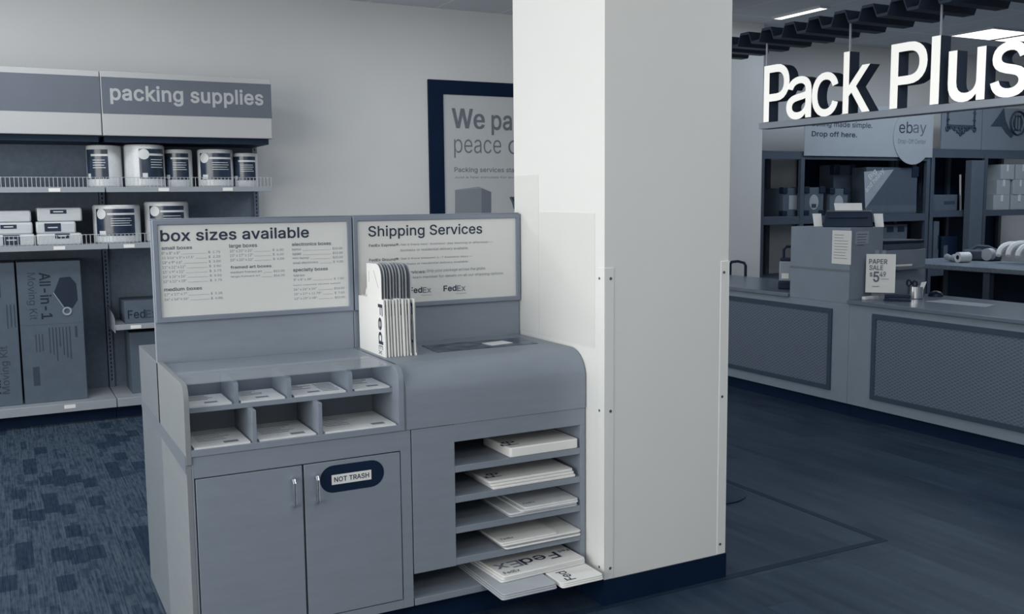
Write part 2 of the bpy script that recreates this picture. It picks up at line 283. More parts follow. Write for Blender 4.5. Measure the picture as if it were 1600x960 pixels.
# lettering: text turned into flat (or deep) mesh, fitted into a box on a plane
# letter shapes: a plain grotesque alphabet as polygons, in 1/1000 of the type size. For each letter: its character number,
# its advance width, the number of loops, then for each loop the count of numbers and its points
ALPHABET = [
32, 188, 0, 34, 321, 2, 8, 70, 509, 78, 318, 128, 318, 136, 509, 8, 243, 318, 250, 509, 185, 509, 193, 318, 36, 447, 3, 112, 64, 60, 91, 31, 128, 9, 172, -4, 202, -7,
202, -74, 244, -74, 244, -7, 278, -4, 323, 11, 360, 34, 386, 64, 403, 99, 408, 139, 405, 171, 395, 198, 378, 220, 359, 238, 312, 264, 244, 284, 244, 456, 267, 453, 302,
437, 327, 412, 337, 378, 401, 378, 394, 415, 377, 449, 351, 476, 316, 498, 274, 512, 244, 514, 244, 583, 202, 583, 202, 514, 180, 512, 138, 498, 102, 476, 75, 448, 58,
413, 52, 372, 56, 341, 67, 313, 86, 289, 128, 261, 184, 239, 202, 234, 202, 51, 194, 51, 166, 59, 142, 71, 123, 88, 110, 110, 104, 137, 38, 137, 46, 96, 24, 119, 352,
115, 376, 119, 398, 129, 418, 145, 435, 167, 448, 194, 456, 202, 457, 202, 296, 169, 308, 148, 319, 131, 334, 24, 310, 74, 286, 60, 257, 52, 244, 51, 244, 222, 296, 205,
316, 193, 332, 179, 342, 161, 346, 139, 342, 114, 329, 92, 40, 273, 1, 46, 89, 207, 95, 131, 111, 55, 139, -22, 177, -96, 236, -96, 188, 16, 172, 67, 160, 115, 153, 161,
151, 207, 154, 258, 161, 313, 174, 370, 191, 428, 212, 485, 236, 539, 177, 539, 153, 494, 132, 441, 114, 384, 101, 324, 92, 264, 41, 273, 1, 48, 64, -37, 37, -96, 97,
-96, 134, -23, 161, 53, 178, 130, 184, 207, 181, 264, 173, 323, 159, 384, 142, 441, 120, 494, 97, 539, 37, 539, 62, 485, 82, 428, 99, 370, 112, 313, 119, 258, 122, 207,
120, 162, 113, 116, 102, 68, 86, 18, 45, 453, 1, 8, 114, 244, 114, 188, 337, 188, 337, 244, 46, 188, 1, 32, 50, 41, 53, 24, 63, 9, 78, -1, 95, -4, 113, -1, 128, 9, 138,
24, 141, 41, 138, 59, 128, 73, 113, 83, 95, 87, 78, 83, 63, 73, 53, 59, 47, 249, 1, 8, 235, 533, 178, 533, 14, -76, 71, -76, 48, 453, 2, 48, 53, 178, 69, 113, 95, 62,
130, 24, 174, 1, 227, -7, 279, 1, 323, 24, 358, 62, 384, 113, 400, 178, 405, 254, 400, 330, 384, 395, 358, 447, 323, 484, 279, 508, 227, 516, 174, 508, 130, 484, 95,
447, 69, 395, 53, 330, 48, 254, 48, 123, 144, 113, 194, 109, 254, 113, 314, 123, 365, 140, 405, 163, 435, 192, 454, 227, 460, 262, 454, 290, 435, 313, 405, 330, 365,
340, 314, 344, 254, 340, 194, 330, 144, 313, 103, 290, 74, 262, 56, 227, 50, 192, 56, 163, 74, 140, 103, 49, 453, 1, 22, 198, 509, 86, 427, 86, 358, 210, 448, 212, 55,
76, 55, 76, 0, 391, 0, 391, 55, 276, 55, 276, 509, 50, 453, 1, 82, 127, 362, 130, 390, 139, 413, 153, 433, 172, 447, 196, 457, 224, 460, 250, 457, 273, 449, 293, 436,
308, 419, 317, 397, 320, 371, 318, 349, 311, 327, 299, 305, 282, 282, 234, 229, 64, 47, 64, 0, 389, 0, 389, 57, 153, 58, 267, 180, 336, 259, 357, 290, 371, 318, 379,
345, 381, 372, 376, 411, 361, 445, 337, 474, 306, 497, 268, 511, 225, 516, 181, 511, 143, 496, 111, 473, 86, 442, 71, 405, 66, 362, 51, 453, 1, 90, 98, 30, 133, 10, 173,
-3, 218, -7, 266, -2, 309, 12, 344, 35, 370, 66, 387, 103, 393, 145, 388, 185, 371, 222, 344, 253, 308, 276, 264, 288, 221, 289, 372, 461, 372, 509, 70, 509, 70, 452,
288, 450, 157, 299, 157, 248, 201, 248, 242, 244, 275, 234, 299, 217, 316, 196, 326, 172, 329, 145, 325, 116, 315, 93, 298, 74, 275, 61, 248, 52, 219, 50, 190, 52, 165,
59, 143, 71, 126, 87, 115, 107, 109, 132, 44, 132, 52, 92, 70, 57, 52, 453, 1, 30, 40, 158, 40, 105, 282, 105, 282, 0, 343, 0, 343, 105, 413, 105, 413, 163, 343, 163,
343, 318, 282, 318, 282, 163, 109, 164, 311, 509, 247, 509, 53, 453, 1, 106, 83, 60, 108, 32, 140, 11, 178, -2, 221, -7, 268, -1, 309, 15, 343, 41, 369, 76, 386, 116,
391, 163, 388, 198, 379, 231, 364, 260, 345, 285, 321, 306, 294, 321, 263, 330, 229, 334, 203, 332, 178, 325, 155, 314, 135, 301, 151, 452, 366, 452, 366, 509, 96, 509,
67, 253, 128, 246, 145, 258, 167, 268, 192, 275, 218, 277, 248, 273, 275, 262, 297, 244, 314, 221, 324, 193, 328, 162, 324, 132, 314, 104, 298, 81, 276, 64, 250, 54,
221, 50, 196, 52, 173, 60, 154, 73, 138, 89, 127, 108, 122, 130, 60, 130, 67, 93, 54, 453, 2, 56, 84, 74, 109, 40, 142, 15, 182, -2, 226, -7, 271, -2, 310, 14, 343, 39,
368, 73, 384, 112, 389, 157, 384, 202, 370, 240, 347, 271, 316, 295, 278, 309, 235, 314, 214, 312, 196, 307, 177, 297, 322, 509, 252, 509, 137, 340, 102, 285, 80, 239,
68, 199, 64, 162, 69, 115, 48, 138, 102, 128, 128, 125, 158, 128, 188, 138, 214, 154, 236, 174, 252, 198, 262, 226, 265, 254, 262, 279, 251, 299, 235, 314, 213, 324,
187, 327, 157, 324, 128, 314, 101, 299, 79, 279, 63, 254, 52, 226, 48, 198, 52, 174, 63, 154, 80, 55, 453, 1, 14, 97, 0, 165, 0, 391, 449, 391, 509, 62, 509, 62, 452,
323, 450, 56, 453, 3, 88, 74, 62, 100, 33, 136, 11, 178, -2, 226, -7, 274, -2, 317, 11, 352, 33, 378, 62, 395, 96, 401, 135, 397, 166, 387, 195, 371, 220, 351, 241, 327,
256, 300, 266, 333, 282, 359, 308, 376, 342, 382, 380, 377, 417, 361, 450, 337, 477, 306, 498, 269, 512, 226, 516, 183, 512, 146, 498, 114, 477, 90, 450, 75, 417, 70,
380, 76, 342, 93, 308, 119, 282, 153, 266, 125, 256, 101, 241, 81, 220, 65, 195, 55, 166, 52, 135, 57, 96, 48, 129, 91, 119, 114, 115, 139, 119, 166, 130, 189, 146, 208,
169, 223, 196, 232, 226, 235, 256, 232, 283, 223, 306, 208, 322, 189, 333, 166, 337, 139, 333, 114, 323, 91, 307, 74, 285, 60, 258, 52, 226, 49, 195, 52, 167, 60, 145,
74, 48, 177, 449, 200, 457, 226, 460, 252, 457, 275, 449, 294, 437, 308, 420, 316, 400, 319, 376, 316, 351, 307, 330, 293, 313, 274, 300, 252, 292, 226, 290, 200, 292,
178, 300, 158, 313, 145, 330, 136, 351, 133, 376, 136, 400, 145, 420, 158, 437, 57, 453, 2, 56, 83, 269, 106, 237, 137, 214, 174, 200, 218, 195, 238, 197, 257, 202, 277,
213, 130, 0, 200, 0, 315, 168, 350, 224, 373, 270, 385, 310, 389, 347, 384, 394, 368, 434, 343, 468, 310, 494, 271, 510, 226, 516, 182, 510, 143, 494, 110, 469, 85, 436,
69, 397, 64, 352, 69, 307, 48, 138, 295, 128, 322, 125, 352, 128, 381, 138, 407, 154, 430, 174, 446, 198, 457, 226, 460, 254, 457, 279, 446, 299, 430, 314, 407, 324,
381, 327, 350, 324, 321, 314, 295, 299, 273, 279, 257, 254, 247, 226, 243, 198, 247, 174, 257, 154, 273, 58, 188, 2, 32, 50, 41, 53, 24, 63, 9, 78, -1, 95, -4, 113, -1,
128, 9, 138, 24, 141, 41, 138, 59, 128, 73, 113, 83, 95, 87, 78, 83, 63, 73, 53, 59, 32, 50, 316, 53, 299, 63, 284, 78, 274, 95, 271, 113, 274, 128, 284, 138, 299, 141,
316, 138, 334, 128, 349, 113, 358, 95, 362, 78, 358, 63, 349, 53, 334, 65, 480, 2, 16, 16, 0, 85, 0, 135, 142, 344, 142, 395, 0, 463, 0, 276, 509, 201, 509, 14, 191,
302, 213, 371, 239, 456, 264, 372, 287, 302, 324, 199, 155, 199, 66, 456, 3, 26, 125, 57, 125, 231, 248, 231, 280, 228, 306, 218, 327, 203, 342, 184, 352, 162, 355, 137,
349, 106, 330, 80, 296, 63, 245, 57, 54, 60, 509, 60, 0, 247, 0, 301, 4, 344, 18, 377, 39, 400, 67, 414, 100, 418, 136, 414, 173, 402, 203, 385, 227, 363, 245, 339, 257,
315, 264, 337, 275, 356, 286, 373, 301, 387, 320, 395, 344, 398, 374, 394, 410, 381, 442, 359, 470, 329, 491, 290, 504, 241, 509, 26, 125, 285, 125, 452, 240, 452, 283,
446, 313, 429, 330, 404, 336, 372, 333, 348, 323, 326, 308, 309, 288, 296, 264, 288, 238, 285, 67, 510, 1, 116, 48, 179, 70, 115, 104, 63, 150, 25, 205, 1, 267, -7, 305,
-4, 341, 5, 373, 18, 402, 38, 428, 62, 448, 91, 464, 124, 473, 160, 408, 160, 400, 136, 389, 114, 375, 96, 357, 81, 338, 69, 315, 60, 292, 55, 267, 53, 223, 59, 184, 76,
151, 105, 125, 145, 109, 195, 103, 254, 109, 314, 125, 364, 150, 404, 184, 432, 223, 450, 267, 456, 292, 454, 315, 449, 338, 440, 357, 428, 375, 413, 389, 395, 400, 373,
408, 348, 473, 348, 463, 385, 448, 418, 427, 447, 402, 471, 373, 490, 340, 504, 305, 513, 267, 516, 205, 508, 150, 484, 104, 445, 70, 393, 48, 329, 40, 254, 68, 502, 2,
34, 60, 509, 60, 0, 219, 0, 291, 8, 351, 31, 384, 54, 411, 84, 433, 119, 455, 181, 462, 255, 455, 329, 433, 391, 412, 426, 385, 455, 353, 478, 294, 501, 225, 509, 30,
275, 446, 320, 428, 354, 399, 379, 361, 394, 312, 399, 255, 394, 198, 379, 149, 354, 110, 318, 81, 272, 63, 215, 57, 125, 57, 125, 452, 221, 452, 69, 419, 1, 24, 125,
57, 125, 229, 355, 229, 355, 286, 125, 286, 125, 452, 372, 452, 372, 509, 60, 509, 60, 0, 375, 0, 375, 57, 70, 410, 1, 20, 125, 0, 125, 221, 346, 221, 346, 278, 125,
278, 125, 452, 369, 452, 369, 509, 60, 509, 60, 0, 71, 520, 1, 114, 47, 180, 69, 116, 103, 64, 149, 25, 205, 1, 269, -7, 326, 0, 377, 19, 419, 50, 451, 91, 471, 141,
478, 200, 478, 256, 283, 256, 283, 199, 415, 199, 410, 160, 396, 123, 374, 93, 345, 71, 309, 58, 269, 53, 224, 59, 184, 76, 151, 105, 125, 145, 109, 195, 103, 254, 109,
314, 125, 364, 150, 404, 183, 432, 222, 450, 265, 456, 291, 454, 315, 448, 337, 439, 356, 427, 373, 411, 387, 393, 399, 372, 408, 349, 474, 349, 464, 384, 449, 416, 429,
445, 403, 469, 374, 489, 340, 504, 304, 513, 265, 516, 203, 508, 149, 484, 103, 445, 69, 393, 47, 329, 40, 254, 72, 517, 1, 24, 60, 0, 125, 0, 125, 232, 392, 232, 392,
0, 457, 0, 457, 509, 392, 509, 392, 289, 125, 289, 125, 509, 60, 509, 73, 300, 1, 24, 31, 57, 31, 0, 269, 0, 269, 57, 183, 57, 183, 452, 269, 452, 269, 509, 31, 509, 31,
452, 118, 452, 118, 57, 74, 396, 1, 52, 33, 145, 38, 100, 52, 63, 75, 33, 106, 11, 143, -3, 185, -7, 227, -3, 263, 11, 294, 33, 317, 63, 331, 100, 336, 145, 336, 509,
272, 509, 272, 145, 266, 104, 248, 74, 220, 56, 185, 50, 149, 56, 122, 74, 104, 104, 98, 145, 98, 173, 33, 173, 75, 467, 1, 26, 60, 509, 60, 0, 125, 0, 125, 167, 198,
245, 372, 0, 449, 0, 243, 289, 448, 509, 364, 509, 174, 303, 124, 242, 125, 509, 76, 393, 1, 12, 60, 509, 60, 0, 361, 0, 361, 57, 125, 57, 125, 509, 77, 628, 1, 42, 122,
0, 122, 328, 120, 435, 170, 291, 286, 0, 342, 0, 456, 291, 498, 409, 507, 436, 504, 291, 504, 0, 568, 0, 568, 509, 476, 509, 352, 187, 315, 73, 287, 159, 277, 187, 152,
509, 60, 509, 60, 0, 78, 523, 1, 32, 120, 431, 177, 331, 202, 290, 387, 0, 463, 0, 463, 509, 399, 509, 399, 157, 403, 76, 388, 107, 363, 151, 136, 509, 60, 509, 60, 0,
125, 0, 125, 291, 79, 533, 2, 48, 48, 179, 70, 115, 105, 63, 150, 25, 205, 1, 267, -7, 329, 1, 384, 25, 429, 63, 464, 115, 486, 179, 493, 254, 486, 329, 464, 393, 429,
445, 384, 484, 329, 508, 267, 516, 205, 508, 150, 484, 105, 445, 70, 393, 48, 329, 40, 254, 48, 125, 144, 109, 194, 103, 254, 109, 314, 125, 364, 151, 404, 184, 433,
223, 450, 267, 456, 310, 450, 349, 433, 383, 404, 408, 365, 425, 315, 430, 254, 425, 194, 408, 144, 383, 104, 349, 76, 310, 59, 267, 53, 223, 59, 184, 76, 151, 105, 80,
445, 2, 34, 60, 509, 60, 0, 125, 0, 125, 186, 235, 186, 289, 191, 332, 207, 366, 233, 390, 265, 404, 304, 409, 348, 404, 391, 390, 430, 366, 462, 332, 487, 289, 504,
235, 509, 30, 125, 242, 125, 452, 232, 452, 268, 449, 297, 439, 318, 423, 333, 402, 342, 376, 344, 348, 342, 320, 333, 294, 318, 272, 297, 256, 269, 246, 233, 242, 82,
449, 2, 40, 60, 509, 60, 0, 125, 0, 125, 198, 236, 198, 246, 199, 353, 0, 428, 0, 313, 210, 333, 217, 367, 240, 390, 271, 404, 309, 409, 352, 404, 395, 390, 433, 367,
465, 333, 489, 289, 504, 236, 509, 30, 125, 255, 125, 452, 233, 452, 269, 449, 298, 440, 319, 425, 334, 405, 342, 380, 345, 352, 342, 324, 334, 300, 319, 281, 298, 267,
269, 258, 234, 255, 83, 447, 1, 142, 64, 60, 91, 31, 128, 9, 172, -4, 224, -9, 278, -4, 323, 11, 360, 34, 386, 64, 403, 99, 408, 139, 405, 171, 395, 198, 378, 220, 359,
238, 312, 264, 264, 279, 212, 293, 169, 308, 148, 319, 131, 334, 119, 352, 115, 376, 119, 398, 129, 418, 145, 435, 167, 448, 194, 456, 225, 459, 267, 453, 302, 437, 327,
412, 337, 378, 401, 378, 394, 415, 377, 449, 351, 476, 316, 498, 274, 512, 227, 516, 180, 512, 138, 498, 102, 476, 75, 448, 58, 413, 52, 372, 56, 341, 67, 313, 86, 289,
128, 261, 184, 239, 245, 222, 296, 205, 316, 193, 332, 179, 342, 161, 346, 139, 342, 114, 329, 92, 310, 74, 286, 60, 257, 52, 224, 49, 194, 51, 166, 59, 142, 71, 123,
88, 110, 110, 104, 137, 38, 137, 46, 96, 84, 449, 1, 16, 32, 509, 32, 452, 193, 452, 193, 0, 257, 0, 257, 452, 417, 452, 417, 509, 87, 686, 1, 44, 16, 509, 155, 0, 230,
0, 318, 323, 335, 395, 343, 437, 351, 391, 368, 323, 455, 0, 530, 0, 670, 509, 603, 509, 510, 145, 492, 62, 462, 196, 380, 509, 306, 509, 211, 145, 193, 61, 187, 94,
163, 196, 82, 509, 97, 389, 2, 104, 48, 45, 68, 22, 94, 5, 126, -5, 160, -9, 190, -6, 215, 1, 236, 12, 252, 25, 264, 38, 274, 52, 277, 0, 337, 0, 337, 251, 333, 290,
322, 320, 306, 343, 286, 360, 263, 372, 239, 379, 216, 383, 194, 384, 163, 382, 133, 375, 104, 364, 79, 346, 57, 322, 41, 291, 100, 274, 118, 301, 132, 313, 149, 322,
171, 329, 196, 331, 220, 329, 240, 322, 256, 311, 267, 297, 274, 278, 276, 255, 273, 243, 265, 235, 252, 230, 178, 220, 125, 211, 100, 204, 78, 193, 58, 179, 43, 161,
34, 138, 30, 108, 34, 74, 44, 102, 72, 94, 87, 92, 105, 95, 124, 103, 139, 117, 150, 134, 159, 175, 168, 231, 176, 259, 182, 270, 186, 276, 190, 276, 138, 272, 115, 263,
93, 248, 74, 228, 59, 202, 49, 170, 45, 149, 47, 130, 52, 114, 60, 98, 424, 2, 54, 53, 0, 112, 0, 115, 59, 138, 31, 153, 17, 172, 4, 198, -5, 229, -8, 274, -2, 313, 16,
345, 45, 370, 84, 385, 133, 390, 189, 385, 245, 370, 293, 345, 332, 313, 361, 274, 378, 229, 384, 197, 382, 171, 373, 152, 360, 137, 346, 116, 319, 114, 509, 53, 509,
48, 125, 115, 116, 149, 113, 189, 116, 229, 125, 263, 140, 291, 161, 312, 188, 326, 220, 330, 253, 325, 280, 311, 301, 289, 316, 261, 325, 227, 328, 189, 325, 151, 316,
117, 300, 88, 279, 66, 252, 52, 220, 47, 188, 52, 162, 65, 140, 87, 99, 396, 1, 104, 39, 133, 56, 85, 82, 46, 117, 16, 159, -2, 207, -8, 235, -6, 261, -1, 285, 8, 306,
21, 325, 37, 341, 56, 354, 78, 363, 102, 304, 117, 292, 89, 271, 66, 243, 52, 226, 48, 207, 46, 173, 51, 145, 66, 124, 88, 108, 117, 99, 151, 96, 187, 99, 224, 108, 258,
124, 287, 145, 310, 173, 325, 207, 330, 242, 325, 257, 319, 270, 311, 290, 289, 303, 262, 362, 277, 353, 301, 340, 322, 324, 340, 305, 356, 284, 368, 260, 377, 234, 382,
207, 384, 159, 378, 117, 360, 82, 330, 56, 291, 39, 243, 34, 187, 100, 424, 2, 54, 39, 133, 55, 84, 79, 45, 111, 16, 151, -2, 195, -8, 227, -5, 252, 4, 272, 17, 287, 31,
310, 59, 313, 0, 372, 0, 372, 509, 311, 509, 308, 319, 287, 346, 273, 360, 253, 373, 228, 382, 196, 384, 151, 378, 112, 361, 80, 332, 55, 293, 39, 245, 34, 189, 48, 109,
117, 99, 151, 96, 189, 99, 227, 108, 261, 124, 289, 145, 311, 172, 325, 205, 330, 237, 326, 263, 312, 284, 291, 300, 263, 309, 229, 312, 189, 309, 149, 299, 115, 284,
87, 263, 65, 236, 52, 205, 47, 172, 52, 145, 66, 124, 88, 101, 404, 2, 82, 34, 187, 39, 132, 56, 85, 82, 46, 117, 16, 160, -2, 212, -8, 249, -5, 283, 4, 311, 19, 335,
39, 353, 63, 365, 91, 306, 105, 297, 88, 285, 73, 271, 61, 254, 53, 234, 48, 212, 46, 179, 50, 151, 61, 128, 80, 110, 106, 100, 139, 97, 169, 371, 169, 371, 194, 367,
242, 357, 282, 341, 315, 319, 341, 294, 360, 266, 374, 236, 382, 205, 384, 157, 378, 115, 359, 80, 329, 55, 290, 39, 242, 26, 99, 241, 109, 270, 125, 294, 146, 313, 173,
326, 205, 330, 237, 326, 263, 314, 283, 294, 298, 269, 307, 237, 308, 221, 97, 221, 102, 254, 1, 52, 142, 0, 142, 327, 228, 327, 228, 379, 142, 379, 142, 419, 145, 443,
154, 460, 171, 470, 195, 474, 215, 472, 227, 468, 243, 521, 222, 527, 187, 530, 161, 527, 135, 519, 113, 505, 96, 486, 85, 461, 81, 432, 81, 379, 6, 379, 6, 327, 81,
327, 81, 0, 103, 425, 2, 98, 51, -69, 64, -91, 82, -110, 105, -127, 134, -140, 168, -148, 207, -151, 251, -147, 291, -136, 324, -117, 350, -90, 367, -54, 372, -9, 372,
379, 313, 379, 310, 319, 288, 346, 273, 360, 253, 373, 228, 382, 196, 384, 152, 378, 112, 361, 80, 332, 55, 293, 39, 246, 34, 191, 39, 136, 55, 90, 80, 53, 113, 27, 151,
10, 195, 5, 227, 8, 252, 16, 272, 28, 287, 41, 308, 68, 311, -6, 308, -34, 298, -57, 282, -75, 249, -92, 207, -97, 178, -95, 154, -88, 136, -78, 122, -66, 101, -41, 48,
109, 123, 99, 155, 96, 193, 99, 230, 109, 262, 124, 290, 145, 312, 172, 326, 205, 330, 237, 326, 264, 312, 285, 291, 300, 264, 309, 231, 312, 193, 309, 154, 300, 121,
285, 95, 264, 75, 237, 63, 205, 59, 172, 63, 145, 76, 124, 96, 104, 410, 1, 56, 53, 509, 53, 0, 114, 0, 114, 227, 117, 257, 126, 283, 141, 303, 161, 317, 184, 326, 210,
329, 246, 323, 273, 304, 290, 275, 296, 235, 296, 0, 357, 0, 357, 240, 353, 285, 341, 321, 321, 349, 295, 369, 264, 380, 227, 384, 187, 379, 152, 362, 124, 332, 114,
312, 114, 509, 105, 167, 2, 32, 68, 446, 84, 443, 100, 446, 114, 455, 123, 468, 126, 483, 123, 499, 114, 512, 100, 521, 84, 524, 68, 521, 54, 512, 44, 499, 41, 483, 44,
468, 54, 455, 8, 53, 379, 53, 0, 114, 0, 114, 379, 107, 381, 1, 24, 114, 214, 114, 509, 53, 509, 53, 0, 114, 0, 114, 141, 154, 178, 294, 0, 372, 0, 201, 216, 360, 379,
284, 379, 108, 167, 1, 8, 53, 0, 114, 0, 114, 509, 53, 509, 109, 610, 1, 106, 132, 346, 118, 323, 112, 307, 112, 379, 53, 379, 53, 0, 114, 0, 114, 238, 117, 266, 126,
289, 140, 307, 158, 320, 178, 328, 199, 330, 229, 325, 253, 311, 269, 288, 274, 260, 274, 0, 335, 0, 335, 247, 338, 270, 345, 290, 358, 307, 374, 320, 395, 328, 419,
330, 448, 326, 473, 313, 490, 289, 496, 254, 496, 0, 557, 0, 557, 255, 553, 296, 541, 328, 522, 354, 497, 372, 468, 382, 437, 386, 408, 383, 381, 375, 357, 361, 337,
343, 322, 320, 317, 308, 309, 332, 287, 361, 257, 380, 219, 386, 195, 384, 172, 376, 151, 363, 110, 410, 1, 56, 114, 0, 114, 227, 117, 257, 126, 283, 141, 303, 161, 317,
184, 326, 210, 329, 246, 323, 273, 304, 290, 275, 296, 235, 296, 0, 357, 0, 357, 240, 353, 285, 341, 321, 321, 349, 295, 369, 264, 380, 227, 384, 187, 379, 152, 362,
124, 332, 112, 308, 112, 379, 53, 379, 53, 0, 111, 415, 2, 48, 39, 133, 56, 85, 82, 46, 117, 16, 159, -2, 207, -8, 256, -2, 299, 16, 334, 46, 359, 85, 376, 133, 381,
187, 376, 243, 359, 291, 334, 330, 299, 360, 256, 378, 207, 384, 159, 378, 117, 360, 82, 330, 56, 291, 39, 243, 34, 187, 48, 108, 117, 99, 151, 96, 187, 99, 224, 108,
258, 124, 287, 145, 310, 173, 325, 207, 330, 242, 325, 270, 310, 292, 287, 307, 258, 316, 224, 319, 187, 316, 151, 307, 117, 292, 88, 270, 66, 242, 51, 207, 46, 173, 51,
145, 66, 124, 88, 112, 424, 2, 54, 112, 379, 53, 379, 53, -143, 114, -143, 116, 59, 138, 31, 153, 17, 173, 4, 198, -5, 229, -8, 274, -2, 313, 16, 345, 45, 370, 84, 385,
133, 390, 189, 385, 245, 370, 293, 345, 332, 313, 361, 274, 378, 229, 384, 197, 382, 171, 373, 152, 360, 137, 346, 115, 319, 48, 125, 115, 116, 149, 113, 189, 116, 229,
125, 263, 140, 291, 161, 312, 188, 326, 220, 330, 253, 325, 280, 311, 301, 289, 316, 261, 325, 227, 328, 189, 325, 151, 316, 117, 300, 88, 279, 66, 252, 52, 220, 47,
188, 52, 162, 65, 140, 87, 114, 259, 1, 36, 112, 379, 53, 379, 53, 0, 114, 0, 114, 237, 117, 262, 126, 284, 140, 301, 159, 315, 182, 323, 207, 326, 243, 322, 243, 384,
213, 385, 181, 380, 152, 367, 130, 347, 114, 321, 115, 365, 1, 120, 62, 38, 84, 18, 112, 3, 145, -5, 182, -8, 223, -4, 260, 6, 290, 24, 312, 47, 326, 75, 331, 107, 325,
142, 306, 171, 275, 193, 229, 209, 172, 223, 144, 232, 124, 243, 113, 258, 109, 277, 114, 299, 131, 317, 156, 329, 187, 333, 220, 329, 243, 316, 258, 298, 268, 277, 324,
290, 314, 316, 299, 339, 279, 358, 254, 372, 223, 381, 187, 384, 149, 381, 115, 370, 87, 354, 65, 332, 52, 305, 47, 274, 53, 237, 72, 208, 104, 186, 149, 170, 212, 155,
237, 147, 254, 136, 264, 121, 268, 103, 262, 81, 244, 62, 217, 49, 181, 45, 150, 49, 124, 60, 105, 79, 94, 107, 36, 94, 46, 63, 116, 227, 1, 48, 65, 93, 72, 52, 92, 21,
125, 2, 168, -4, 192, -3, 213, 2, 202, 54, 185, 51, 170, 50, 150, 53, 136, 61, 128, 76, 126, 98, 126, 327, 204, 327, 204, 379, 126, 379, 126, 471, 65, 471, 65, 379, 6,
379, 6, 327, 65, 327, 117, 410, 1, 56, 53, 379, 53, 139, 57, 95, 69, 59, 89, 30, 115, 11, 146, -1, 182, -5, 222, 0, 257, 17, 286, 47, 298, 73, 298, 0, 357, 0, 357, 379,
296, 379, 296, 153, 293, 122, 283, 97, 269, 76, 249, 62, 226, 53, 200, 50, 164, 56, 137, 75, 120, 104, 114, 144, 114, 379, 118, 389, 1, 18, 165, 155, 84, 379, 17, 379,
163, 0, 226, 0, 371, 379, 305, 379, 224, 155, 195, 59, 119, 567, 1, 42, 87, 379, 23, 379, 138, 0, 199, 0, 263, 225, 284, 309, 319, 172, 368, 0, 429, 0, 545, 379, 480,
379, 413, 135, 397, 66, 382, 136, 362, 214, 316, 379, 252, 379, 206, 214, 186, 135, 170, 64, 154, 137, 120, 379, 1, 32, 21, 0, 91, 0, 148, 85, 189, 155, 231, 85, 287, 0,
358, 0, 224, 192, 352, 379, 282, 379, 233, 306, 191, 233, 147, 306, 100, 379, 29, 379, 155, 195, 121, 389, 1, 50, 88, -90, 61, -86, 47, -139, 65, -143, 91, -145, 116,
-143, 139, -136, 159, -124, 177, -107, 191, -85, 204, -58, 371, 379, 305, 379, 224, 155, 202, 87, 195, 60, 165, 155, 84, 379, 17, 379, 163, -1, 151, -36, 141, -58, 130,
-74, 118, -84, 104, -89, 122, 380, 1, 20, 42, 46, 42, 0, 339, 0, 339, 56, 124, 56, 333, 331, 333, 379, 48, 379, 48, 323, 256, 323, 174, 463, 4, 64, 37, 277, 48, 240, 67,
206, 91, 177, 120, 152, 154, 134, 192, 122, 231, 118, 272, 122, 309, 134, 343, 152, 372, 177, 396, 206, 415, 240, 426, 277, 430, 317, 426, 357, 415, 394, 396, 428, 372,
457, 343, 482, 309, 500, 272, 512, 231, 516, 192, 512, 154, 500, 120, 482, 91, 457, 67, 428, 48, 394, 37, 357, 33, 317, 48, 86, 277, 81, 317, 86, 357, 101, 393, 125,
423, 156, 447, 192, 462, 231, 467, 271, 462, 307, 447, 338, 423, 362, 393, 377, 357, 382, 317, 377, 277, 362, 241, 338, 210, 307, 187, 271, 171, 231, 166, 192, 171, 156,
187, 125, 210, 101, 241, 36, 161, 226, 203, 226, 203, 287, 241, 287, 273, 226, 319, 226, 281, 297, 291, 304, 302, 316, 309, 332, 311, 350, 309, 368, 302, 383, 292, 394,
279, 402, 266, 407, 253, 409, 161, 409, 20, 203, 378, 239, 378, 257, 372, 264, 364, 267, 350, 265, 337, 257, 327, 248, 321, 239, 319, 203, 319, 8212, 699, 1, 8, 0, 244,
0, 188, 699, 188, 699, 244,
]
_AL = {}; i = 0
while i < len(ALPHABET):
    ch, adv, nc = ALPHABET[i:i + 3]; i += 3; cs = []
    for k in range(nc): n = ALPHABET[i]; cs.append(ALPHABET[i + 1:i + 1 + n]); i += 1 + n
    _AL[chr(ch)] = (adv, cs)
_tc = {}
def glyphs(body, weight=0.0, depth=0.0):
    key = (body, weight, depth)
    if key in _tc: return _tc[key]
    cu = bpy.data.curves.new('t', 'CURVE'); cu.dimensions = '2D'; cu.fill_mode = 'BOTH'; cu.offset = weight * 0.72; cu.extrude = depth
    x = 0.0
    for ch in body:
        adv, cs = _AL[ch]
        for c in cs:
            n = len(c) // 2; sp = cu.splines.new('POLY'); sp.points.add(n - 1); sp.use_cyclic_u = True
            for k in range(n): sp.points[k].co = (c[2 * k] / 1000 + x, c[2 * k + 1] / 1000, 0, 1)
        x += adv / 1000 + weight * 0.5
    o = bpy.data.objects.new('t', cu); COL.objects.link(o)
    dg = bpy.context.evaluated_depsgraph_get(); dg.update(); me = bpy.data.meshes.new_from_object(o.evaluated_get(dg))
    v = [tuple(p.co) for p in me.vertices]; f = [tuple(p.vertices) for p in me.polygons]
    bpy.data.objects.remove(o); bpy.data.curves.remove(cu); bpy.data.meshes.remove(me)
    xs = [p[0] for p in v]; ys = [p[1] for p in v]
    _tc[key] = (v, f, min(xs), max(xs), min(ys), max(ys)); return _tc[key]
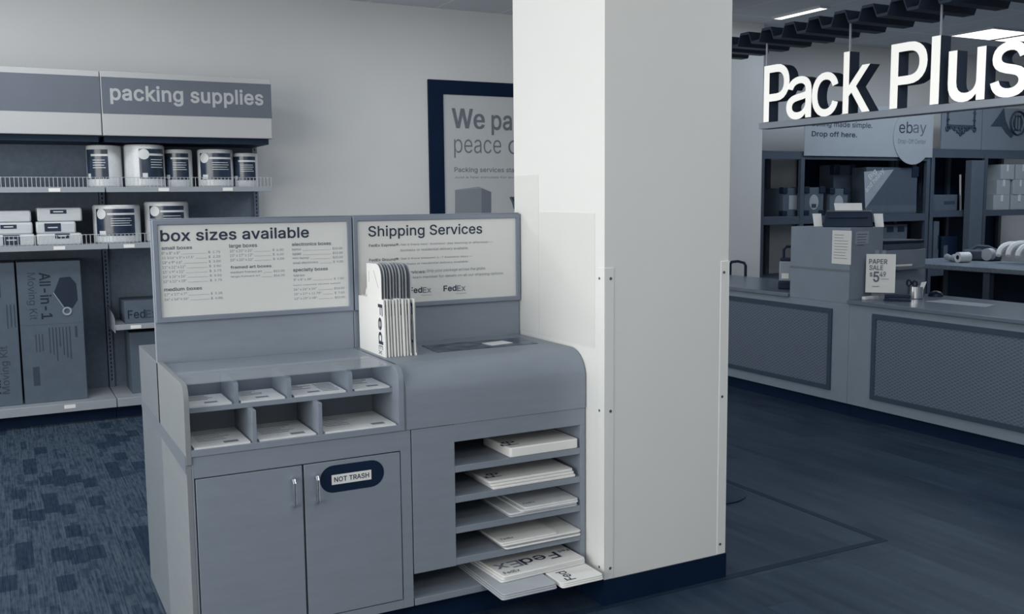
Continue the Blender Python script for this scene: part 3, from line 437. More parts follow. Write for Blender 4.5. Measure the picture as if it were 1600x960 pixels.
def lettering(mb, body, O, R, U, w=None, h=None, weight=0.0, depth=0.0, lift=0.0012):
    """O lower-left corner of the inked box; w,h its size (one may be None: natural aspect)"""
    v, f, x0, x1, y0, y1 = glyphs(body, weight, 1.0 if depth else 0.0)
    sx = w / (x1 - x0) if w else h / (y1 - y0); sy = h / (y1 - y0) if h else sx
    R = Vector(R); U = Vector(U); N = R.cross(U); O = Vector(O)
    mb.add([O + R * (p[0] - x0) * sx + U * (p[1] - y0) * sy + N * (p[2] * depth + lift) for p in v], f); return mb
XR, ZU = Vector((1, 0, 0)), Vector((0, 0, 1)); YL = Vector((0, -1, 0))
def lines(mb, O, R, U, w, n, pitch, t, jitter=0.3, lift=0.001):
    """n illegible print lines as thin bars, from the top down"""
    R = Vector(R); U = Vector(U); N = R.cross(U); O = Vector(O)
    for i in range(n):
        ww = w * (1 - jitter * random.random()); c = O - U * pitch * i + R * ww / 2
        mb.obox(c + N * lift, R, U, N, ww / 2, t / 2, 0.0004)
    return mb
ORD = ['first', 'second', 'third', 'fourth', 'fifth', 'sixth', 'seventh', 'eighth', 'ninth', 'tenth', 'eleventh', 'twelfth']
# ================================================================== the room
CEIL = 3.095
struct('floor', MB().box(0.9, 11.5, -3, 7.75, -0.05, 0), 'vinyl')
struct('floor', MB().box(-3.5, 0.9, -3, 7.75, -0.05, 0), 'carpet')
struct('ceiling', MB().box(-3.5, 11.5, -3, 7.75, CEIL, CEIL + 0.05), 'ceiling_tile')
struct('wall_back', MB().box(-3.5, 11.5, 7.75, 7.85, 0, CEIL), 'wall_paint')
struct('wall_back', MB().box(5.2, 6.478, 7.17, 7.75, 0, CEIL), 'wall_paint')
struct('wall_right', MB().box(11.5, 11.6, -3, 7.85, 0, CEIL), 'wall_paint')
struct('wall_front', MB().box(-3.5, 11.5, -3.1, -3, 0, CEIL), 'wall_paint')
struct('wall_left', MB().box(-3.6, -3.5, -3.1, 7.85, 0, CEIL), 'wall_paint')
struct('baseboard_back', MB().box(1.9, 11.5, 7.74, 7.75, 0, 0.1), 'black_base')
# pillar
PX0, PX1, PY0, PY1 = 1.911, 2.475, 2.913, 3.59
struct('pillar', MB().box(PX0, PX1, PY0, PY1, 0, CEIL), 'pillar_paint')
struct('baseboard_pillar', MB().box(PX0 - 0.0, PX1 + 0.006, PY0 - 0.006, PY0, 0, 0.098).box(PX1, PX1 + 0.006, PY0, PY1, 0, 0.098).box(PX0 - 0.005, PX0, PY0 - 0.006, PY1, 0, 0.098), 'black_base')
def guard(x, sx, ztop, label):
    g = thing('corner_guard', label, 'corner guard', (x, PY0, 0.1))
    t = 0.003
    mb = MB().box(min(x, x + sx * 0.038), max(x, x + sx * 0.038), PY0 - t, PY0, 0.1, ztop)
    mb.box(min(x - sx * t, x), max(x - sx * t, x), PY0 - t, PY0 + 0.04, 0.1, ztop)
    part('cover', mb, 'guard_plastic', g, 0.0008)
    for z in (1.212, 0.73, 0.14):
        part('screw', MB().lathe([(0.0, -0.0015), (0.0055, -0.0015), (0.0055, 0)], (x + sx * 0.024, PY0 - t, z), 12, 'y'), 'screw', g)
        if sx > 0: part('screw', MB().lathe([(0.0, -0.0015), (0.005, -0.0015), (0.005, 0)], (x - t, PY0 + 0.028, z), 12, 'x'), 'screw', g)
guard(PX0, 1, 1.25, 'white plastic corner guard on the pillar corner nearest the display kiosk')
guard(PX1, -1, 1.255, 'white plastic corner guard on the pillar corner facing the service counter')
solo('wall_protector', MB().box(PX0 - 0.002, PX0, 2.975, 3.385, 0.955, 1.445), 'protector', 'pale protective sheet on the pillar side, lower and wider of two', 'wall protector')
solo('wall_protector', MB().box(PX0 - 0.002, PX0, 3.386, PY1 - 0.005, 0.955, 1.592), 'protector', 'pale protective sheet on the pillar side, taller strip near the back', 'wall protector')
# dark inlaid strips in the vinyl floor
struct('trim_1', MB().box(0.95, 3.37, 2.885, 2.92, 0, 0.0012), 'floor_strip')
struct('trim_2', MB().box(3.335, 3.37, 2.92, 7.0, 0, 0.0012), 'floor_strip')
# ================================================================== display kiosk
KX0, KX1, KY, KP = 0.475, 1.905, 3.035, 3.54
KM = 1.19                       # where the organizer meets the hood
k = thing('display_kiosk', 'grey laminate packing kiosk with sign boards, form slots and cupboard beside the white pillar', 'kiosk', (1.19, 3.53, 0))
part('kick_base', MB().box(0.492, 1.885, 3.09, 3.98, 0, 0.1), 'black_base', k)
body = MB()
body.box(0.49, 1.21, 3.056, 3.53, 0.1, 0.722)                 # cupboard block
body.box(KX0 + 0.016, 0.497, KY, 3.056, 0.1, 0.7235).box(1.171, 1.208, KY, 3.056, 0.1, 0.7235).box(0.497, 1.171, KY, 3.056, 0.655, 0.7235).box(0.497, 1.171, KY, 3.056, 0.1, 0.130)
body.box(1.212, 1.371, KY, 3.53, 0.214, 0.722)                # plain front between cupboard and bay
body.box(1.371, KX1, KY, 3.53, 0.66, 0.7235)                  # top rail
body.box(1.884, KX1, KY, 3.53, 0.1, 0.66)                     # right end
body.box(1.371, 1.884, 3.5, 3.53, 0.1, 0.66)                  # bay back
body.box(1.212, 1.371, 3.45, 3.53, 0.1, 0.214)
part('cabinet', body, 'laminate', k, 0.001)
for z0, z1, x0 in ((0.550, 0.573, 1.371), (0.441, 0.464, 1.371), (0.330, 0.353, 1.371), (0.216, 0.241, 1.212), (0.1, 0.124, 1.212)):
    part('shelf', MB().box(x0 + 0.0005, 1.8835, KY + 0.0005, 3.4495, z0, z1) if x0 > 1.3 or z0 < 0.15 else MB().box(1.3715, 1.8835, KY + 0.0005, 3.4995, z0, z1).box(1.212, 1.3715, KY + 0.0005, 3.4495, z0 - 0.0022, z0), 'laminate', k, 0.001)
def door(x0, x1, hx):
    d = part('door', MB().box(x0 + 0.0035, x1 - 0.0035, 3.0335, 3.0555, 0.1335, 0.6515), 'laminate', k, 0.0012)
    h = MB().tube([(hx, 3.034, 0.612), (hx, 3.012, 0.612), (hx, 3.005, 0.604), (hx, 3.005, 0.534), (hx, 3.012, 0.526), (hx, 3.034, 0.526)], 0.0055, 10)
    part('handle', h, 'chrome', d)
door(0.497, 0.8345, 0.798); door(0.8345, 1.171, 0.874)
# left end: front and rear panels, crossed by a darker band that widens toward the front
sp_ = [(3.03, 0.7), (3.53, 0.7), (3.53, 0.948), (3.075, 0.948), (3.05, 0.941), (3.036, 0.922), (3.03, 0.895)]
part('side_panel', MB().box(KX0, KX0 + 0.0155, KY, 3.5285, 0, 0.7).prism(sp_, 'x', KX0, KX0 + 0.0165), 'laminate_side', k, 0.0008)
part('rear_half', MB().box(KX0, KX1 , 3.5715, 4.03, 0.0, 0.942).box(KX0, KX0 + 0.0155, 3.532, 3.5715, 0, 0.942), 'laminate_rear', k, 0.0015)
part('side_band', MB().prism([(KY, 0.728), (4.03, 0.728), (4.03, 0.698), (KY, 0.672)], 'x', KX0 - 0.0015, KX0), 'laminate_edge', k)
# organizer
og = MB().box(KX0 + 0.0165, 1.186, 3.03, 3.5, 0.7245, 0.745)      # bottom board
og.box(0.492, 1.166, 3.088, 3.29, 0.848, 0.864)                    # middle board
og.box(0.492, 1.166, 3.29, 3.30, 0.745, 0.93)                      # back board
og.box(0.492, 1.166, 3.30, 3.54, 0.92, 0.938)                      # ledge under the sign
rp_ = [(3.03, 0.745), (3.54, 0.745), (3.54, 0.94), (3.075, 0.94), (3.05, 0.934), (3.036, 0.917), (3.03, 0.89)]
og.prism(rp_, 'x', 1.166, 1.186)
part('organizer', og, 'laminate', k, 0.0008)
for x in (0.645, 0.814, 1.020):
    pr_ = [(3.09, 0.864), (3.29, 0.864), (3.29, 0.932), (3.10, 0.932), (3.092, 0.928), (3.09, 0.92)]
    part('divider', MB().prism(pr_, 'x', x - 0.007, x + 0.007), 'laminate', k)
for x in (0.685, 0.897):
    part('divider', MB().box(x - 0.007, x + 0.007, 3.034, 3.29, 0.745, 0.848), 'laminate', k, 0.0008)
part('acrylic_cover', MB().box(0.4925, 1.1655, 3.085, 3.31, 0.9385, 0.9415), 'clear', k, label='clear acrylic cover over the upper form slots')
# curved hood: the writing surface rolling down at the front
hp = [(3.54, 0.735), (3.54, 0.94), (3.14, 0.94)]
for i in range(1, 13):
    a = math.pi / 2 * i / 12; hp.append((3.14 - 0.108 * math.sin(a), 0.84 + 0.1 * math.cos(a)))
hp += [(3.032, 0.7245), (3.05, 0.7245), (3.05, 0.735)]
part('hood', MB().prism(hp, 'x', KM + 0.004, KX1), 'laminate', k)
part('joint_gap', MB().box(1.1835, 1.1862, 3.11, 3.44, 0.9402, 0.9408), 'black_plastic', k)
part('hood_end', MB().prism([(p[0], p[1]) for p in hp], 'x', KM - 0.0035, KM + 0.0035), 'laminate_edge', k)
# back panel and the two framed signs
part('back_panel', MB().box(KX0, KM - 0.001, 3.545, 3.57, 0.7, 1.436).box(KM + 0.001, KX1, 3.545, 3.57, 0.7, 1.436), 'laminate', k, 0.001)
def sign_frame(x0, x1, label):
    z0, z1, b = 1.083, 1.438, 0.018
    mb = MB().frame('y', x0, x1, z0, z1, b, b, 3.53, 3.546)
    mb.box(x0, x1, 3.5455, 3.575, z1 - 0.001, z1 + 0.004)
    f = part('sign_frame', mb, 'frame_grey', k, 0.0025, label)
    part('sign_sheet', MB().box(x0 + b, x1 - b, 3.538, 3.5455, z0 + b, z1 - b), 'sign_white', f)
    return f
f1 = sign_frame(KX0 + 0.003, KM - 0.002, 'framed sign headed box sizes available')
f2 = sign_frame(KM + 0.002, KX1, 'framed sign headed Shipping Services')
S = 3.5375
def fit(mb, q, body, x0, y0, x1, y1, Yp=S, **kw):
    """write body so that its inked box has its lower-left corner seen at (x0,y0) and its upper-right at (x1,y1)"""
    a = PY(*q(x0, y0), Yp); b = PY(*q(x1, y1), Yp); lettering(mb, body, (a.x, Yp, a.z), XR, ZU, b.x - a.x, b.z - a.z, lift=kw.pop('lift', 0.0005), **kw)
q = zm(220, 320, 4.4444)
mb = MB(); fit(mb, q, 'box sizes available', 137, 258, 1166, 152, weight=0.022); part('heading', mb, 'ink', f1)
for args in (('small boxes', 144, 315, 355, 285), ('large boxes', 614, 307, 806, 268), ('electronics boxes', 1050, 288, 1320, 256), ('framed art boxes', 623, 446, 906, 414), ('specialty boxes', 1058, 472, 1298, 432), ('medium boxes', 162, 603, 424, 566)):
    mb = MB(); fit(mb, q, *args, weight=0.02); part('subheading', mb, 'ink_mid', f1)
def rows(names, prices, x0, xn, xp0, xp1, ytop, ybot, drop):
    mb = MB(); n = len(names); p = (ybot - ytop) / n
    for i, (a, c) in enumerate(zip(names, prices)):
        y1 = ytop + p * i; y0 = y1 + p * 0.66
        wn = x0 + (xn - x0) * min(1.0, len(a) / max(len(s_) for s_ in names))
        fit(mb, q, a, x0 + drop * i, y0, wn + drop * i, y1 - 0.02 * (wn - x0))
        if c:
            e = -0.028 * (xp0 - x0)
            fit(mb, q, c, xp0 + drop * i, y0 + e, xp1 + drop * i, y1 + e - 1)
            A = PY(*q(wn + 12 + drop * i, y0 - 2 - 0.028 * (wn - x0)), S); B = PY(*q(xp0 - 12 + drop * i, y0 - 2 + e), S)
            mb.box(A.x, B.x, S - 0.0009, S - 0.0003, A.z - 0.0003, A.z + 0.0003)
    part('price_list', mb, 'ink_soft', f1)
rows(['8" x 8" x 8"', '13 3/16" x 3" x 17.5"', '12" x 9" x 6"', '11" x 11" x 11"', '13" x 9" x 11"', '14" x 14" x 14"', '12" x 12" x 18"'],
     ['$  1.75', '$  2.25', '$  2.00', '$  2.50', '$  2.75', '$  3.50', '$  3.75'], 144, 365, 468, 550, 327, 555, 2.2)
rows(['17" x 17" x 7"', '16" x 16" x 16"'], ['$  3.25', '$  4.00'], 164, 330, 486, 565, 613, 680, 2)
rows(['20" x 20" x 20"', '23" x 17" x 12"', '20" x 20" x 12"'], ['$  6.00', '$  6.00', '$  4.00'], 617, 775, 915, 990, 312, 405, 2)
rows(['medium framed art', 'large framed art'], ['$12.00', '$14.00'], 623, 840, 922, 997, 458, 520, 2)
rows(['laptop', 'tablet', 'mini laptop', 'small electronics'], ['$15.00', '$10.00', '$20.00', '$  9.00'], 1050, 1225, 1330, 1398, 302, 424, 2)
rows(['tube box', '8" x 8" x 38"'], ['', '$  7.50'], 1060, 1185, 1340, 1405, 482, 540, 2)
rows(['heavy materials (double walled)', '24" x 24" x 24"', '18" x 17" x 11.75"', '12" x 15" x 48"'], ['', '$10.00', '$  7.50', '$12.00'], 1060, 1385, 1342, 1410, 546, 672, 2)
q = zm(530, 320, 3.84)
mb = MB(); fit(mb, q, 'Shipping Services', 175, 210, 857, 112, weight=0.014); part('heading', mb, 'ink', f2)
for args in (('FedEx Express\u00ae:', 178, 258, 360, 232), ('FedEx Ground\u00ae:', 180, 342, 360, 318), ('International Services:', 182, 426, 520, 392)):
    mb = MB(); fit(mb, q, *args, weight=0.018); part('subheading', mb, 'ink_mid', f2)
for args in (('Get it there next-business-day morning or afternoon \u2014', 368, 250, 920, 216), ('business or residential delivery available.', 368, 285, 776, 252), ('Get it there between 1-7 business days \u2014', 370, 333, 800, 302), ('business or residential delivery available.', 370, 366, 776, 334), ('Ship your package across the globe.', 526, 410, 880, 372), ('Ask a team member for details on all our shipping options.', 372, 452, 988, 402)):
    mb = MB(); fit(mb, q, *args); part('small_print', mb, 'ink_soft', f2)
for (x, y) in ((626, 522), (420, 533), (214, 544)):
    mb = MB(); fit(mb, q, 'Fed', x, y, x + 77, y - 40, weight=0.026); part('logo', mb, 'ink', f2)
    mb = MB(); fit(mb, q, 'Ex', x + 81, y - 3, x + 132, y - 40, weight=0.026); fit(mb, q, 'Ground' if x == 626 else 'Express', x + 74, y + 15, x + 136, y + 4); part('logo', mb, 'ink_soft', f2, label='pale half of the shipping logo')
# sticker on the right door
st_ = thing('sticker', 'black rounded NOT TRASH sticker on the right cupboard door of the kiosk', 'sticker', (0.998, 3.0335, 0.546))
cap = []
for i in range(13): a = -math.pi / 2 + math.pi * i / 12; cap.append((1.0635 + 0.0455 * math.cos(a), 0.592 + 0.0455 * math.sin(a)))
for i in range(13): a = math.pi / 2 + math.pi * i / 12; cap.append((0.9345 + 0.0455 * math.cos(a), 0.592 + 0.0455 * math.sin(a)))
part('backing', MB().prism(cap, 'y', 3.0322, 3.0334), 'black_plastic', st_)
part('name_strip', MB().box(0.928, 1.064, 3.0312, 3.0322, 0.573, 0.6055), 'white_card', st_)
mb = MB(); lettering(mb, 'NOT TRASH', (0.936, 3.0312, 0.581), XR, ZU, 0.12, 0.017, weight=0.024, lift=0.0005); part('lettering', mb, 'ink', st_)
# forms in the organizer
slots_u = ((0.494, 0.635, 3.27), (0.655, 0.804, 3.27), (0.825, 1.010, 3.285), (1.030, 1.163, 3.28))
for i, (x0, x1, yb) in enumerate(slots_u):
    pos = ['leftmost upper slot', 'second upper slot from the left', 'wide third upper slot', 'upper slot nearest the envelopes'][i]
    t = thing('form_pad', 'white pad of shipping forms in the ' + pos + ' of the kiosk', 'form pad', ((x0 + x1) / 2, 3.18, 0.864), 'shipping forms in the kiosk slots')
    mb = MB()
    for j in range(4):
        e = 0.003 * random.random(); mb.box(x0 + 0.004 + e, x1 - 0.004 - e, 3.0905 + e, yb - 0.01 - e, 0.864 + j * 0.0013, 0.8652 + j * 0.0013)
    part('sheets', mb, 'paper', t)
    mb = MB(); lines(mb, (x0 + 0.02, yb - 0.03, 0.8694), (1, 0, 0), (0, 1, 0), 0.08, 4, 0.02, 0.003, 0.5, 0.0006)
    mb.box(x0 + 0.06, x0 + 0.1, 3.12, 3.14, 0.8693, 0.8698)
    if i == 2: lines(mb, (x0 + 0.11, yb - 0.04, 0.8694), (1, 0, 0), (0, 1, 0), 0.06, 6, 0.024, 0.005, 0.1, 0.0006)
    part('print', mb, 'ink_soft', t)
for i, (x0, x1) in enumerate(((0.494, 0.677), (0.693, 0.889), (0.905, 1.163))):
    pos = ['lower left slot', 'lower middle slot', 'lower right slot'][i]
    t = thing('form_pad', 'white stack of shipping forms in the ' + pos + ' of the kiosk', 'form pad', ((x0 + x1) / 2, 3.15, 0.745), 'shipping forms in the kiosk slots')
    mb = MB()
    for j in range(4):
        e = 0.003 * random.random(); mb.box(x0 + 0.006 + e, x1 - 0.004 - e, 3.036 + e, 3.27 - e, 0.745 + j * 0.0013, 0.7462 + j * 0.0013)
    part('sheets', mb, 'paper', t)
    mb = MB(); lines(mb, (x0 + 0.03, 3.2, 0.7503), (1, 0, 0), (0, 1, 0), 0.12, 5, 0.022, 0.003, 0.5, 0.0006); mb.box(x1 - 0.08, x1 - 0.035, 3.06, 3.085, 0.7502, 0.7507)
    part('print', mb, 'ink_soft', t)
# standing envelopes
exs = [1.2085 + 0.0118 * i for i in range(8)] + [1.3035, 1.3215]
for i, x in enumerate(exs):
    pos = 'leftmost' if i == 0 else 'rightmost' if i == len(exs) - 1 else ORD[i] + ' from the left'
    t = thing('shipping_envelope', 'white envelope standing on the kiosk desk, ' + pos + ' of the upright row', 'envelope', (x, 3.4, 0.94), 'envelopes standing on the kiosk desk')
    dy = random.uniform(-0.004, 0.004) if i else 0; dz = random.uniform(-0.002, 0.002) if i else 0
    pouch = [(3.25 + dy, 0.94), (3.525 + dy, 0.94), (3.527 + dy, 1.142 + dz), (3.262 + dy, 1.146 + dz)]
    part('pouch', MB().prism(pouch, 'x', x - 0.0032, x + 0.0032), 'white_card', t, 0.0008)
    fl = [(3.435 + dy, 1.1435 + dz), (3.435 + dy, 1.268 + dz), (3.335 + dy, 1.271 + dz)]
    for j in range(1, 7): a = math.pi / 2 * j / 6; fl.append((3.335 + dy - 0.05 * math.sin(a), 1.221 + dz + 0.05 * math.cos(a)))
    fl.append((3.285 + dy, 1.1455 + dz))
    part('flap', MB().prism(fl, 'x', x - 0.0008, x + 0.0008), 'white_card' if i == 0 else 'grey_card', t)  # flaps behind the first carry the shade between envelopes as grey colour
    if i in (2, 3, 4, 5):
        tb = [(3.452 + dy, 1.1432 + dz), (3.452 + dy, 1.162)] + [(3.486 + dy + 0.03 * math.cos(a), 1.152 + 0.022 * math.sin(a)) for a in [math.pi * (1 - j / 8) for j in range(9)]] + [(3.52 + dy, 1.1432 + dz)]
        part('tab', MB().prism(tb, 'x', x - 0.0008, x + 0.0008), 'white_card', t)
    mb = MB(); lettering(mb, 'Fed', (x - 0.0032, 3.316 + dy, 1.128), (0, 0, -1), (0, -1, 0), 0.145, 0.046, weight=0.022, lift=0.0006)
    part('logo', mb, 'ink', t)
    mb = MB(); lettering(mb, 'Ex', (x - 0.0032, 3.316 + dy, 0.979), (0, 0, -1), (0, -1, 0), 0.034, 0.042, weight=0.014, lift=0.0006)
    part('logo', mb, 'ink_soft', t)
    if i == 0:
        mb = MB()
        for (a, b) in (((3.408, 1.24), (3.412, 1.20)), ((3.36, 1.245), (3.313, 1.185))):
            mb.tube([(x - 0.0009, a[0], a[1]), (x - 0.0009, b[0], b[1])], 0.0007, 5)
        part('slit', mb, 'ink_mid', t)
    else:
        part('stripe', MB().box(x - 0.0012, x + 0.0012, 3.2485 + dy + 0.001, 3.2495 + dy + 0.004, 0.95, 1.13), 'ink_soft', t) if i > 7 else None
# writing pad on the hood
t = thing('desk_mat', 'dark printed writing mat lying on the kiosk desk beside the standing envelopes', 'desk mat', (1.64, 3.35, 0.94))
part('pad', MB().prism([(1.41, 3.265), (1.835, 3.265), (1.855, 3.445), (1.425, 3.445)], 'z', 0.9402, 0.9418), 'mat_pad', t)
solo('paper_slip', MB().prism([(1.655, 3.30), (1.755, 3.32), (1.745, 3.39), (1.645, 3.37)], 'z', 0.942, 0.9435), 'paper', 'small white slip of paper lying on the dark writing mat', 'paper')
# ---- envelopes in the bay
def flat_env(x0, x1, y0, y1, z, h, m, label, rot=0.0, logo=None, group='shipping envelopes lying in the kiosk bay', cat='envelope', name='shipping_envelope', pale=True, soft=None):
    c = Vector(((x0 + x1) / 2, (y0 + y1) / 2, z)); Rm = Matrix.Rotation(rot, 3, 'Z')
    t = thing(name, label, cat, c, group); mb = MB()
    w, d, r = (x1 - x0) / 2, (y1 - y0) / 2, 0.012
    pts = []
    for (cx, cy, a0) in ((w - r, d - r, 0), (-w + r, d - r, 90), (-w + r, -d + r, 180), (w - r, -d + r, 270)):
        for j in range(4): a = math.radians(a0 + 30 * j); pts.append((cx + r * math.cos(a), cy + r * math.sin(a)))
    pts = [(Rm @ Vector((p[0], p[1], 0)) + c) for p in pts]
    mb.prism([(p.x, p.y) for p in pts], 'z', z, z + h); part('body', mb, m, t, min(0.004, h * 0.3))
    R = Rm @ Vector((1, 0, 0)); U = Rm @ Vector((0, 1, 0)); top = Vector((c.x, c.y, z + h))
    if logo:
        for (body, u, v, ww, hh, ink, turn) in logo:
            O = top + R * u + U * v; mb = MB()
            rr, uu = {0: (R, U), 1: (U, -R), 2: (-R, -U), 3: (-U, R)}[turn]
            lettering(mb, body, O, rr, uu, ww, hh, weight=0.014, lift=0.0006); part('logo', mb, ink, t)
    return t
# first (top) compartment: one thick pack
flat_env(1.588, 1.876, 3.034, 3.26, 0.5735, 0.036, 'white_card', 'thick white pack of envelopes in the top compartment of the kiosk bay', logo=[('Fe', -0.085, -0.075, 0.055, 0.07, 'ink', 1)], name='envelope_pack', cat='envelope pack')
# second compartment
for j in range(3):
    flat_env(1.520 - 0.006 * j, 1.868 - 0.004 * j, 3.036 + 0.004 * j, 3.29, 0.4645 + 0.0105 * j, 0.010, 'white_card',
             'white padded envelope in second kiosk bay compartment, ' + ['bottom', 'middle', 'top'][j] + ' of its stack', logo=[('Fe', -0.1, -0.08, 0.05, 0.065, 'ink', 1)] if j == 2 else None)
# third compartment
for j in range(4):
    flat_env(1.60 + (0.016 * j if j > 1 else -0.015), 1.872 + 0.002 * j, 3.03 + 0.006 * (j % 2), 3.29, 0.3535 + 0.0068 * j, 0.0063, 'paper' if j else 'grey_card',
             'flat envelope in third kiosk bay compartment, ' + ['bottom', 'second lowest', 'third lowest', 'top'][j] + ' of its stack', logo=[('FedEx', -0.1, -0.09, 0.05, 0.014, 'ink_mid', 0)] if j == 3 else None)
# fourth compartment
for j in range(4):
    flat_env(1.56 - 0.006 * j, 1.880 - (0.1 if j == 3 else 0), 3.02 + 0.005 * (j % 2), 3.28, 0.2415 + 0.0068 * j, 0.0063, 'white_card' if j != 1 else 'grey_card',
             'flat envelope in fourth kiosk bay compartment, ' + ['bottom', 'second lowest', 'third lowest', 'top, shorter'][j] + ' of its stack', logo=[('FedEx', -0.1, -0.1, 0.05, 0.016, 'ink_mid', 0)] if j == 3 else None)
# bottom compartment, spilling out at the front
for j in range(3):
    flat_env(1.468 + 0.004 * j, 1.69, 2.872 + 0.004 * j, 3.26, 0.1245 + 0.0060 * j, 0.0058, 'grey_card', 'grey paper envelope spilling from the bottom of the kiosk bay, ' + ['lowest', 'second', 'upper'][j] + ' of three')
for j in range(3):
    flat_env(1.702, 1.879, 2.862 + 0.003 * j, 3.25, 0.1245 + 0.0060 * j, 0.0058, 'white_card', 'white envelope poking out of the bay against the pillar, ' + ['lowest', 'middle', 'top'][j] + ' of three',
             logo=[('Fed', -0.018, -0.178, 0.085, 0.04, 'ink', 1)] if j == 2 else None)
for j in range(3):
    flat_env(1.508 + 0.004 * j, 1.873 - 0.006 * (j == 2), 2.974 + (0.004 if j < 2 else 0.0), 3.245, 0.1430 + 0.0086 * j, 0.0082, 'white_card' if j else 'paper',
             'large white envelope on the bottom bay shelf, ' + ['lowest', 'middle', 'topmost printed one'][j] + ' of three', rot=0.05,
             logo=[('Fed', 0.108, -0.022, 0.160, 0.06, 'ink', 2), ('Ex', -0.056, -0.022, 0.105, 0.06, 'ink_soft', 2), ('FedEx', -0.160, -0.120, 0.065, 0.022, 'ink', 0), ('Fed', 0.168, -0.022, 0.045, 0.022, 'ink_mid', 2)] if j == 2 else None)
# ================================================================== wall shelving (two bays)
GY, GB = 7.15, 7.66
def shelving(x0, x1, label, lettered, shelves):
    t = thing('wall_shelving', label, 'shelving', ((x0 + x1) / 2, 7.45, 0))
    x0 += 0.002; x1 -= 0.002
    part('kick_base', MB().box(x0, x1, 7.245, 7.70, 0, 0.09), 'black_base', t)
    part('deck', MB().box(x0, x1, GY, GB, 0.09, 0.15), 'shelf_metal', t, 0.003)
    part('back_panel', MB().box(x0, x1, GB, 7.70, 0.0905, 2.1), 'shelf_back', t)
    for xa in ((x0, x1 - 0.035) if lettered else (x0,)):
        mb = MB().box(xa, xa + 0.035, GB - 0.03, GB, 0.15, 2.1); u = part('upright', mb, 'shelf_back', t)
        mb = MB()
        for i in range(60): mb.box(xa + 0.013, xa + 0.021, GB - 0.0312, GB - 0.0298, 0.2 + i * 0.03, 0.218 + i * 0.03)
        part('slots', mb, 'black_base', u)
    # header
    h = part('header', MB().box(x0, x1, GY - 0.005, GY + 0.30, 1.945, 2.37), 'header_white', t, 0.004)
    part('header_soffit', MB().box(x0 + 0.01, x1 - 0.02, GY + 0.03, GB, 1.905, 1.944), 'dark_metal', h)
    part('band', MB().box(x0 + 0.006, x1 + 0.001, GY - 0.0075, GY - 0.005, 2.091, 2.332), 'header_band', h)
    if lettered:
        q1 = zm(0, 80, 3.636); Yp = GY - 0.0076; mb = MB()
        a = PY(*q1(628, 300), Yp); b = PY(*q1(1494, 232), Yp)
        lettering(mb, lettered, (a.x, Yp, a.z - 0.002), XR, ZU, b.x - a.x, b.z - a.z + 0.012, weight=0.026, lift=0.0008); part('lettering', mb, 'header_text', h)
    for (zl, xa, xb, yf, fence, tags) in shelves:
        s = part('shelf', MB().box(xa, xb, yf + 0.004, GB, zl + 0.012, zl + 0.026).box(xa, xb, yf, yf + 0.006, zl - 0.008, zl + 0.028), 'shelf_metal', t, 0.0015)
        if fence:
            mb = MB(); n = int((xb - xa) / 0.0255)
            for i in range(n + 1):
                x = xa + 0.004 + (xb - xa - 0.008) * i / n; mb.tube([(x, yf + 0.012, zl + 0.024), (x, yf + 0.012, zl + 0.092)], 0.0022, 5)
            mb.tube([(xa, yf + 0.012, zl + 0.092), (xb, yf + 0.012, zl + 0.092)], 0.0018, 5)
            part('wire_fence', mb, 'wire', s)
        for tx in tags: part('price_tag', MB().box(tx - 0.035, tx + 0.035, yf - 0.0022, yf, zl - 0.003, zl + 0.02), 'white_card', s)
    return t
z1, z2 = 1.575, 1.192
xt = lambda px, py: PY(px, py, GY).x
left = shelving(-0.46, 0.683, 'left bay of the grey wall shelving with blank header, tissue packs and moving kits', None,
                ((z1, -0.457, 0.68, GY, True, (xt(85, 296),)), (z2, -0.457, 0.68, GY, True, (xt(93, 391),))))
right = shelving(0.684, 1.826, 'right bay of the grey wall shelving headed packing supplies', 'packing supplies',
                 ((z1, 0.687, 1.812, GY, True, (xt(256, 296), xt(356, 296))), (z2, 0.687, 1.812, GY, True, (xt(202, 389),)), (0.625, 0.70, 1.80, GY + 0.06, False, (xt(214, 511),))))
part('price_tag', MB().box(xt(109, 631) - 0.035, xt(109, 631) + 0.035, GY - 0.0022, GY, 0.115, 0.14), 'white_card', left)
part('bracket', MB().prism([(7.2, 0.60), (7.66, 0.60), (7.66, 0.75), (7.3, 0.72), (7.215, 0.70)], 'x', 0.6995, 0.7025), 'shelf_metal', right)
